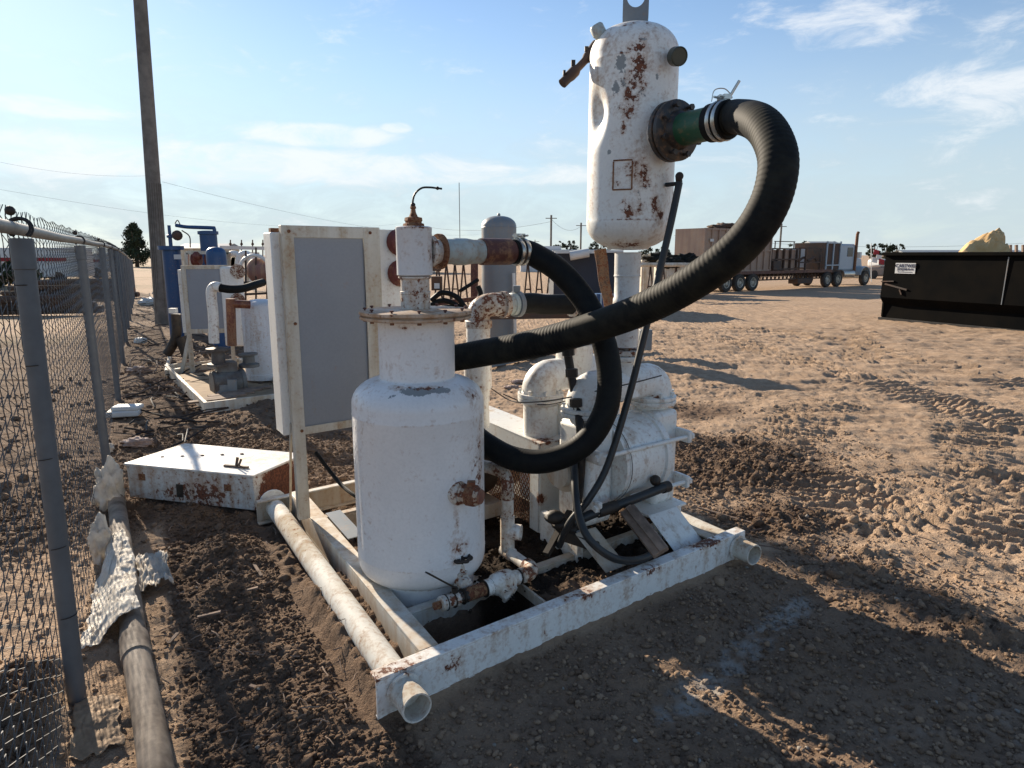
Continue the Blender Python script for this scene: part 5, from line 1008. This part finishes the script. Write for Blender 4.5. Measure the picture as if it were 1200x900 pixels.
m=MB(); T.box(m,10.0,11.9,.12,2.25,1.05,2.85); m.build('sleeper_cab',M['truckblue'],tc,bev=.12)
m=MB(); T.box(m,8.05,9.9,.05,2.3,1.15,2.90); m.build('headache_rack',M['darkm'],tc)
m=MB()
for f in (8.1,8.9,9.75): T.box(m,f,f+.1,-.02,.05,1.15,3.0)
for z in (1.4,2.85): T.box(m,8.1,9.85,-.02,.05,z,z+.07)
m.build('rack_frame',M['truckblue'],tc)
m=MB(); T.box(m,10.9,11.6,.10,.13,2.0,2.6); m.build('side_window',M['glass'],tc)
m=MB(); m.hexa([T(11.9,.5,1.0),T(13.9,.5,1.0),T(13.9,1.85,1.0),T(11.9,1.85,1.0),T(11.9,.4,2.1),T(13.8,.6,1.85),T(13.8,1.75,1.85),T(11.9,1.95,2.1)]); m.build('hood',M['truckblue'],tc,bev=.12)
m=MB(); P=[T(13.3+.68*math.cos(a),.25,.62+.68*math.sin(a)) for a in np.linspace(-.1,math.pi*.95,12)]
for i in range(len(P)-1): m.bar(P[i],P[i+1],.55,.05,up=tuple(np.cross(td3,[0,0,1])*0+np.array([0,0,1])) if abs((P[i+1]-P[i])[2])<.2 else tuple(td3))
m.build('front_fender',M['truckblue'],tc)
m=MB(); T.box(m,13.85,14.1,.05,2.2,.45,.75); m.build('bumper',M['steel'],tc,bev=.03)
m=MB(); m.sweep([T(11.95,.1,1.0),T(11.95,.1,3.5),T(12.05,.1,3.65)],.10,12); m.build('exhaust_stack',M['rust'],tc)
m=MB(); m.sweep([T(10.4,.2,.8),T(11.8,.2,.8)],.3,16); m.build('fuel_tank',M['steel'],tc)
m=MB(); T.box(m,12.1,12.3,-.15,.1,1.9,2.3); m.build('mirror',M['pale'],tc)
# flag and pickup behind
fl_=thing('red_white_flags','small red and white flags flying beside the truck bonnet','flags',at(1025,325,54)*np.array([1,1,0])+np.array([0,0,gT])); m=MB(); m.bar(at(1021,285,54),at(1021,332,54),.04,.04,up=(0,1,0)); m.build('staff',M['pale'],fl_)
fr_=plain('red_flag',(.35,.02,.03),.7); 
for k,(u,v) in enumerate([(1024,295),(1027,301),(1030,306),(1022,304)]): m=MB(); c=at(u,v,54); m.hexa([c+np.array(q) for q in ((0,0,-.2),(.45,.05,-.3),(.45,.07,-.3),(0,.02,-.2),(0,0,.2),(.45,.05,.1),(.45,.07,.1),(0,.02,.2))]); m.build('flag_cloth',fr_ if k%2==0 else M['pale'],fl_)
pu=thing('pickup_truck','tan pickup truck parked far behind the semi tractor','pickup truck',at(1036,325,62)*np.array([1,1,0])+np.array([0,0,gT]))
m=MB(); c=at(1033,318,62); m.box(c,(4.6,1.9,.8),rz=.3); m.build('body',M['brownbox'],pu,bev=.15); m=MB(); m.box(c+np.array([.1,0,.75]),(2.2,1.6,.7),rz=.3); m.build('cab',M['pale'],pu,bev=.2); m=MB(); m.box(c+np.array([.1,-.75,.8]),(1.8,.25,.4),rz=.3); m.build('side_window',M['glass'],pu)
for dx in (-1.5,1.5): m=MB(); m.lathe([(.2,-.12),(.38,-.12),(.38,.12),(.2,.12)],(c[0]+dx*.95,c[1]+dx*.3-.9,gT+.38),(-.3,.95,0),18); m.build('wheel',M['tyre'],pu)
# ================================================================== DUMPSTER
dA=at(1030,378,18.5); dA[2]=th(dA[0],dA[1]); dd=np.array([1.5,-3.3]); dd/=np.linalg.norm(dd); dn=np.array([-dd[1],dd[0]])*1.0; 
if dn@np.array([1,1])<0: dn=-dn
du=thing('dumpster','long black open-top steel container with bent lower side and white sign','dumpster',dA)
def Dp(f,l,z): p=dA[:2]+dd*f+dn*l; return np.array([p[0],p[1],dA[2]+z])
Hd=1.64-dA[2]
LEN=6.6; prof_=[(.22,.0),(.22,.10),(.02,.48),(-.06,.72),(0,.76),(0,Hd)]
prof_=[(.06,.0),(.10,.42),(-.06,.62),(.0,Hd)]
m=MB(); WD=2.3
def strip(m,pr,f0,f1,flip=False):
    for (a,z0_),(b,z1_) in zip(pr[:-1],pr[1:]): m.hexa([Dp(f0,a,z0_),Dp(f1,a,z0_),Dp(f1,a+.05,z0_),Dp(f0,a+.05,z0_),Dp(f0,b,z1_),Dp(f1,b,z1_),Dp(f1,b+.05,z1_),Dp(f0,b+.05,z1_)])
strip(m,prof_,0,LEN); m.build('side_panel',M['black'],du)
m=MB(); strip(m,[(WD,0),(WD,Hd)],0,LEN); m.build('rear_side_panel',M['black'],du)
m=MB(); m.hexa([Dp(.0,.05,.1),Dp(.05,.05,.1),Dp(.05,WD,.1),Dp(.0,WD,.1),Dp(.0,.05,Hd),Dp(.05,.05,Hd),Dp(.05,WD,Hd),Dp(.0,WD,Hd)]); m.hexa([Dp(LEN-.05,.05,.1),Dp(LEN,.05,.1),Dp(LEN,WD,.1),Dp(LEN-.05,WD,.1),Dp(LEN-.05,.05,Hd),Dp(LEN,.05,Hd),Dp(LEN,WD,Hd),Dp(LEN-.05,WD,Hd)]); m.build('end_panel',M['black'],du)
m=MB(); m.hexa([Dp(.05,.1,.1),Dp(LEN-.05,.1,.1),Dp(LEN-.05,WD,.1),Dp(.05,WD,.1),Dp(.05,.1,.14),Dp(LEN-.05,.1,.14),Dp(LEN-.05,WD,.14),Dp(.05,WD,.14)]); m.build('floor_panel',M['black'],du)
m=MB(); m.bar(Dp(-.06,-.02,Hd+.02),Dp(LEN+.05,-.02,Hd+.02),.12,.09); m.bar(Dp(-.06,WD,Hd+.02),Dp(LEN+.05,WD,Hd+.02),.12,.09); m.bar(Dp(0,0,Hd+.021),Dp(0,WD,Hd+.021),.12,.088); m.build('top_rail',M['black'],du,bev=.015)
m=MB(); m.hexa([Dp(-.05,.02,-.03),Dp(LEN,.02,-.03),Dp(LEN,.2,-.03),Dp(-.05,.2,-.03),Dp(-.05,.0,.07),Dp(LEN,.0,.07),Dp(LEN,.2,.07),Dp(-.05,.2,.07)]); m.build('bottom_skid',plain('worn_grey_edge',(.06,.06,.058),.6),du)
for f in (3.1,):
    m=MB(); m.hexa([Dp(f,-.015,.62),Dp(f+.018,-.015,.62),Dp(f+.018,-.07,.62),Dp(f,-.07,.62),Dp(f,.05,Hd-.05),Dp(f+.018,.05,Hd-.05),Dp(f+.018,-.03,Hd-.05),Dp(f,-.03,Hd-.05)]); m.build('vertical_rib',M['tankgrey'],du)
m=MB(); m.bar(Dp(-.02,-.05,1.04),Dp(.35,-.05,1.06),.03,.03); m.bar(Dp(.1,-.05,.98),Dp(.75,-.06,.85),.03,.04); m.bar(Dp(.55,-.07,.85),Dp(.62,-.07,.72),.03,.03); m.build('latch_arm',M['darkm'],du)
# sign
sg=thing('x','x','x'); bpy.data.objects.remove(sg)
sc_=Dp(.62,-.035,Hd-.38); dd3=np.array([*dd,0]); dn3=np.array([*dn,0])
m=MB(); 
def SG(f,z,l=0.): return sc_+dd3*f*.78+np.array([0,0,z*.8+.03])+dn3*l
m.hexa([SG(-.36,-.17,0),SG(.36,-.17,0),SG(.36,-.17,.012),SG(-.36,-.17,.012),SG(-.36,.17,0),SG(.36,.17,0),SG(.36,.17,.012),SG(-.36,.17,.012)]); sgo=m.build('sign_plate',M['pale'],du)
ink=plain('sign_ink',(.015,.02,.06),.5,var=.05)
def text(body,c,size,parent,mat,right,up,sx=1.):
    cu_=bpy.data.curves.new('lettering','FONT'); cu_.body=body; cu_.size=size; cu_.align_x='CENTER'; cu_.align_y='CENTER'; cu_.extrude=.002; cu_.offset=size*.02
    tmp=bpy.data.objects.new('tmp',cu_); COL.objects.link(tmp); dg=bpy.context.evaluated_depsgraph_get(); me=bpy.data.meshes.new_from_object(tmp.evaluated_get(dg)); bpy.data.objects.remove(tmp)
    me.materials.clear(); me.materials.append(mat); o=bpy.data.objects.new('lettering',me); COL.objects.link(o); o.parent=parent
    r_=Vector(right).normalized(); u_=Vector(up).normalized(); n_=r_.cross(u_); Mx=Matrix((r_*sx,u_,n_)).transposed().to_4x4(); Mx.translation=V3(c)-rootloc(parent); o.matrix_local=Mx; return o
text('CARTWEI',SG(0,.075,-.006),.122,sgo,ink,dd3,(0,0,1),1.05); text('(575)708-8-44',SG(0,-.035,-.006),.078,sgo,ink,dd3,(0,0,1),1.0); m=MB(); m.bar(SG(-.26,-.12,-.004),SG(.26,-.12,-.004),.004,.014); m.build('fine_print_line',ink,sgo)
# tan heap above it
hb=at(1142,288,17.2); 
def heap():
    n1,n2=50,26; U,Vv=np.meshgrid(np.linspace(0,2*math.pi,n1),np.linspace(0,1,n2)); V=[]
    r=np.sqrt(1-Vv)*(1+.12*fbm(np.cos(U)*1.5,np.sin(U)*1.5+Vv*2,1.2,3,77)); r=(1-Vv)**.8*(1+.18*fbm(np.cos(U)*1.5,np.sin(U)*1.5+Vv*2,1.2,3,77)); x=.92*r*np.cos(U)+.52*Vv**1.3; y=.6*r*np.sin(U); z=1.12*Vv+.12*fbm(x,y+Vv,3.6,4,78)
    P=np.stack([x,y,z],-1).reshape(-1,3); i=np.arange(n1*n2).reshape(n2,n1); F=np.stack([i[:-1,:-1],i[:-1,1:],i[1:,1:],i[1:,:-1]],-1).reshape(-1,4); return P,F
P,F=heap(); o=bigmesh('foam_insulation_heap',P,F,M['tan']); c=Dp(1.55,1.3,Hd-.42); o.location=V3(c); tag(o,'pointed heap of yellow-tan foam sticking out of the black dumpster','foam heap')
for k,(u,lab) in enumerate([(1184,'leftmost of the posts seen over the right end of the dumpster'),(1191,'middle post seen over the right end of the dumpster'),(1199,'rightmost post over the dumpster at the picture edge')]): m=MB(); m.bar(at(u,287,40),at(u,330,40),.12,.12,up=(0,1,0)); o=m.build('timber_post',M['wood'],None,loc=V3(at(u,330,40))); tag(o,lab,'post')
# ================================================================== FAR POLES, WIRES, TREES
poles=[]
for i,(u,vt,Y,r_,lab,nm) in enumerate([(646,252,110,.16,'distant utility pole left of the small tree clump','utility_pole'),(681,261,125,.16,'distant utility pole right of the small tree clump','utility_pole'),(916,262,120,.17,'distant utility pole behind the trailer load','utility_pole'),(538,214,140,.07,'very thin radio mast on the horizon','radio_mast'),(627,281,190,.10,'tiny crossarm pole on the horizon','utility_pole')]):
    a=at(u,vt,Y); gz_=th(a[0],Y); m=MB(); m.sweep([(a[0],a[1],gz_),(a[0],a[1],a[2])],r_,8); o=m.build(nm,M['pole'] if nm[0]=='u' else M['wire'],None,loc=(a[0],a[1],gz_)); tag(o,lab,'utility pole' if nm[0]=='u' else 'mast'); poles.append(a)
    if nm[0]=='u': m=MB(); m.box(a-np.array([0,0,.5]),(1.8 if i<4 else 2.4,.12,.12)); m.build('crossarm',M['pole'],o)
def wire_(name,p,q,sag,lab,r=.02):
    p=np.array(p);q=np.array(q); P=[p+(q-p)*t_-np.array([0,0,sag*4*t_*(1-t_)]) for t_ in np.linspace(0,1,24)]; m=MB(); m.sweep(P,r,5); o=m.build(name,M['wire'],None,loc=V3(p)); tag(o,lab,'overhead wire')
wire_('overhead_wire',poles[0]-[0,0,.6],poles[1]-[0,0,.6],1.2,'wire sagging between the two distant poles',.02)
wire_('overhead_wire',at(190,213,60),at(560,275,140),1.5,'faint wire descending across the sky behind the cabinet',.010)
wire_('overhead_wire',at(0,222,70),at(470,262,150),2.,'upper faint wire crossing low over the fence',.010)
wire_('overhead_wire',at(190,205,70),at(0,190,60),.5,'faint wire left of the wooden pole',.007)
wire_('overhead_wire',at(500,266,140),poles[0]-[0,0,1.],1.0,'faint wire left of the distant pole',.022)
wire_('overhead_wire',at(790,276,150),at(1199,285,150),1.5,'faint low wire along the right horizon',.025)
def tree(u,vb,vt,Y,wpx,lab,shape,seed,n=2600,tw=.0):
    r=np.random.default_rng(seed); c=at(u,vb,Y); g_=th(c[0],Y); H_t=at(u,vt,Y)[2]-g_; Wd=wpx/790*Y/2; o_=thing('tree',lab,'tree',(c[0],Y,g_))
    m=MB(); m.sweep([(c[0],Y,g_),(c[0]+.03*H_t,Y,g_+H_t*.45),(c[0],Y,g_+H_t*.8)],[.05*H_t,.035*H_t,.01*H_t],8)
    for k in range(5): a=k*1.26; m.sweep([(c[0],Y,g_+H_t*.3),(c[0]+Wd*.6*math.cos(a),Y+Wd*.6*math.sin(a),g_+H_t*(.5+.08*k))],[.02*H_t,.006*H_t],6)
    m.build('trunk',M['bark'],o_)
    nc=26 if shape!='cone' else 60; cl=[]
    for k in range(nc):
        if shape=='cone': z=r.uniform(.12,1.); rr=Wd*(1.02-z)**.8; a=r.uniform(0,6.28); q=rr*r.uniform(.2,1); cl.append((q*math.cos(a),q*math.sin(a),z*H_t*.97,.16*Wd+.12*rr+.1))
        else: a=r.uniform(0,6.28); q=Wd*math.sqrt(r.uniform(0,1))*.95; z=.5+.45*math.sqrt(max(0,1-(q/Wd)**2))*r.uniform(-.6,1); cl.append((q*math.cos(a),q*math.sin(a),z*H_t,Wd*r.uniform(.14,.27)))
    cl=np.array(cl); i=r.integers(0,nc,n); d=r.normal(size=(n,3)); d/=np.linalg.norm(d,axis=1)[:,None]; P=cl[i,:3]+d*cl[i,3:4]*r.uniform(.3,1.1,(n,1))*np.array([1,1,.8])
    s_=(.035*Wd+.05)*r.uniform(.6,1.6,(n,1)); A=r.normal(size=(n,3)); A/=np.linalg.norm(A,axis=1)[:,None]; Bv=np.cross(A,r.normal(size=(n,3))); Bv/=np.linalg.norm(Bv,axis=1)[:,None]
    V=np.stack([P-A*s_,P+Bv*s_*.6,P+A*s_,P-Bv*s_*.6],1).reshape(-1,3); F=np.arange(4*n).reshape(-1,4); cr_=bigmesh('crown',V,F,M['leafd'],smooth=False); cr_.parent=o_
tree(159,294,262,120,44,'dark conical evergreen beyond the far end of the fence','cone',1,7000)
tree(655,292,281,150,16,'leftmost of the small round trees on the centre horizon','round',2,1500)
tree(668,292,277,150,20,'rounded distant tree between the two utility poles','round',3,1800)
tree(704,292,280,150,26,'distant tree directly behind the receiver tank bottom','round',4,1800)
tree(768,298,287,140,34,'distant tree right of the receiver stem','round',5,1800)
tree(936,292,280,140,26,'distant tree showing above the trailer load','round',6,1800)
tree(960,292,282,150,20,'small distant tree left of the truck cab','round',7,1200)
tree(1024,298,280,120,18,'left tree of the dark clump above the dumpster corner','round',8,2200)
tree(1038,298,278,120,18,'middle tree of the dark clump above the dumpster','round',9,2200)
tree(1050,298,280,120,18,'right tree of the dark clump above the dumpster','round',10,2200)
tree(10,330,305,40,60,'low green bush beyond the fence at the left edge','round',11,3500)
tree(62,320,306,55,50,'low olive bush beyond the fence right of the first post','round',12,3000)
# things beyond the fence
for i,(u,v,w_,h_,Y,mat,lab) in enumerate([(40,322,7,2.0,48,'pale','long white trailer beyond the fence behind the first post'),(95,312,6,1.6,62,'pale','second white trailer beyond the fence, left of the second post'),(60,338,5,.9,30,'darkm','low dark steel scrap pile beyond the fence'),(25,352,4,.5,20,'tankgrey','grey pipe bundle beyond the fence at the left'),(105,345,4,.9,32,'rust','rusty steel beams stacked beyond the fence near the second post')]):
    c=at(u,v,Y); g_=th(c[0],Y); o_=thing('stored_trailer' if i<2 else 'scrap_stack',lab,'trailer' if i<2 else 'scrap',(c[0],Y,g_)); 
    if i<2:
        m=MB(); m.box((c[0],Y,g_+.6+h_/2),(w_,2.2,h_),rz=.2); m.build('box_body',M[mat],o_,bev=.05)
        m=MB(); m.box((c[0],Y-1.12,g_+.6+h_*.6),(w_*.8,.03,.25),rz=.2); m.build('stripe',fr_,o_)
        for dx in (-.3,.3): m=MB(); m.lathe([(.2,-.14),(.48,-.14),(.48,.14),(.2,.14)],(c[0]+dx*w_,Y-1+dx*w_*.2,g_+.48),(0,1,0),16); m.build('wheel',M['tyre'],o_)
    else:
        for k in range(7): m=MB(); z=g_+.1+h_*(k//2)/4; m.sweep([(c[0]-w_/2+.2*k,Y+.3*(k%2)-.2*k*.3,z),(c[0]+w_/2-.1*k,Y+.5+.3*(k%2),z+.05)],.11,8); m.build('length',M[mat] if k%2 else M['darkm'],o_)
# far clutter along the horizon
for i,(u0,u1,v0,v1,Y,mat,lab) in enumerate([(210,262,291,300,70,'cream','low cream shed on the left horizon'),(318,420,294,300,95,'tankgrey','long low grey building behind the cabinet'),(460,505,290,300,80,'cream','low pale building behind the front vessel top'),(610,655,293,300,85,'pale','white low shed left of the navy tank'),(835,905,293,301,110,'cream','low building behind the trailer wheels'),(958,985,288,300,75,'pale','white box trailer behind the truck cab'),(1060,1200,296,301,130,'darkm','low dark treeline building beyond the dumpster')]):
    p=at(u0,v0,Y); q=at(u1,v0,Y); g_=th((p[0]+q[0])/2,Y); o_=thing('shed',lab,'shed',((p[0]+q[0])/2,Y,g_)); m=MB(); m.box(((p[0]+q[0])/2,Y+2,(p[2]+g_)/2),(q[0]-p[0],4,p[2]-g_)); m.build('wall',M[mat],o_)
    m=MB(); m.hexa([(p[0]-.3,Y-.4,p[2]),(q[0]+.3,Y-.4,p[2]),(q[0]+.3,Y+4.4,p[2]),(p[0]-.3,Y+4.4,p[2]),(p[0]-.3,Y+1.9,p[2]+.5),(q[0]+.3,Y+1.9,p[2]+.5),(q[0]+.3,Y+2.1,p[2]+.5),(p[0]-.3,Y+2.1,p[2]+.5)]); m.build('roof',M['tankgrey'],o_)

# brush and cable debris along the fence
def debris(name,N,box,lab,mat,seed,lmin=.1,lmax=.5,r0=.004,r1=.014):
    r=np.random.default_rng(seed); m=MB()
    for k in range(N):
        u=r.uniform(box[0],box[1]); v=r.uniform(box[2],box[3]); p=gp(u,v); hh=th(p[0],p[1]); a=r.uniform(0,3.14); L_=r.uniform(lmin,lmax); d=np.array([math.cos(a),math.sin(a),r.uniform(-.12,.25)])*L_
        p=np.array([p[0],p[1],hh+.015+abs(d[2])*.3]); bend=np.array([r.uniform(-.1,.1),r.uniform(-.1,.1),r.uniform(0,.12)])*L_; m.sweep([p-d/2,p+bend,p+d/2],r.uniform(r0,r1),5)
    return tag(m.build(name,mat,None),lab,'debris',kind='stuff')
debris('brush_debris',220,(150,235,350,470),'tangle of sticks and strips on the ground between fence and small skid',M['wood'],5,.1,.5,.003,.011)
debris('dark_brush_debris',90,(150,240,355,520),'dark twigs and cable ends lying along the fence line',M['oil'],6,.15,.6,.004,.010)
debris('straw_bits',160,(160,420,600,880),'bits of straw and root in the dug soil left of the skid',M['wood'],7,.02,.08,.0012,.003)
debris('yard_roots',60,(800,1150,480,700),'thin roots and straw on the bare yard right of the skid',M['wood'],8,.03,.14,.0015,.004)
# repeats that share a category share a group
_g={}
for o in SC.objects:
    if 'category' in o.keys() and o.parent is None and o.get('kind') is None: _g.setdefault(o['category'],[]).append(o)
GN={'litter':'litter along the fence and behind the guard','tree':'trees on the horizon and beyond the fence','utility pole':'utility poles','overhead wire':'faint overhead wires','stick':'sticks on the dirt','shed':'low buildings on the horizon','pipe rack':'pipe racks in the yard','plastic bag':'plastic bags by the fence','plastic sheet':'plastic sheeting over the pipe','tarpaulin':'black tarpaulin heaps','deck':'decks under the tarpaulins','container':'loads on the trailer','post':'posts beyond the dumpster','pump skid':'pump skids along the fence','scrap':'scrap stacks beyond the fence','trailer':'trailers'}
for k,v in _g.items():
    if len(v)>1:
        for o in v: o['group']=GN.get(k,k+'s')
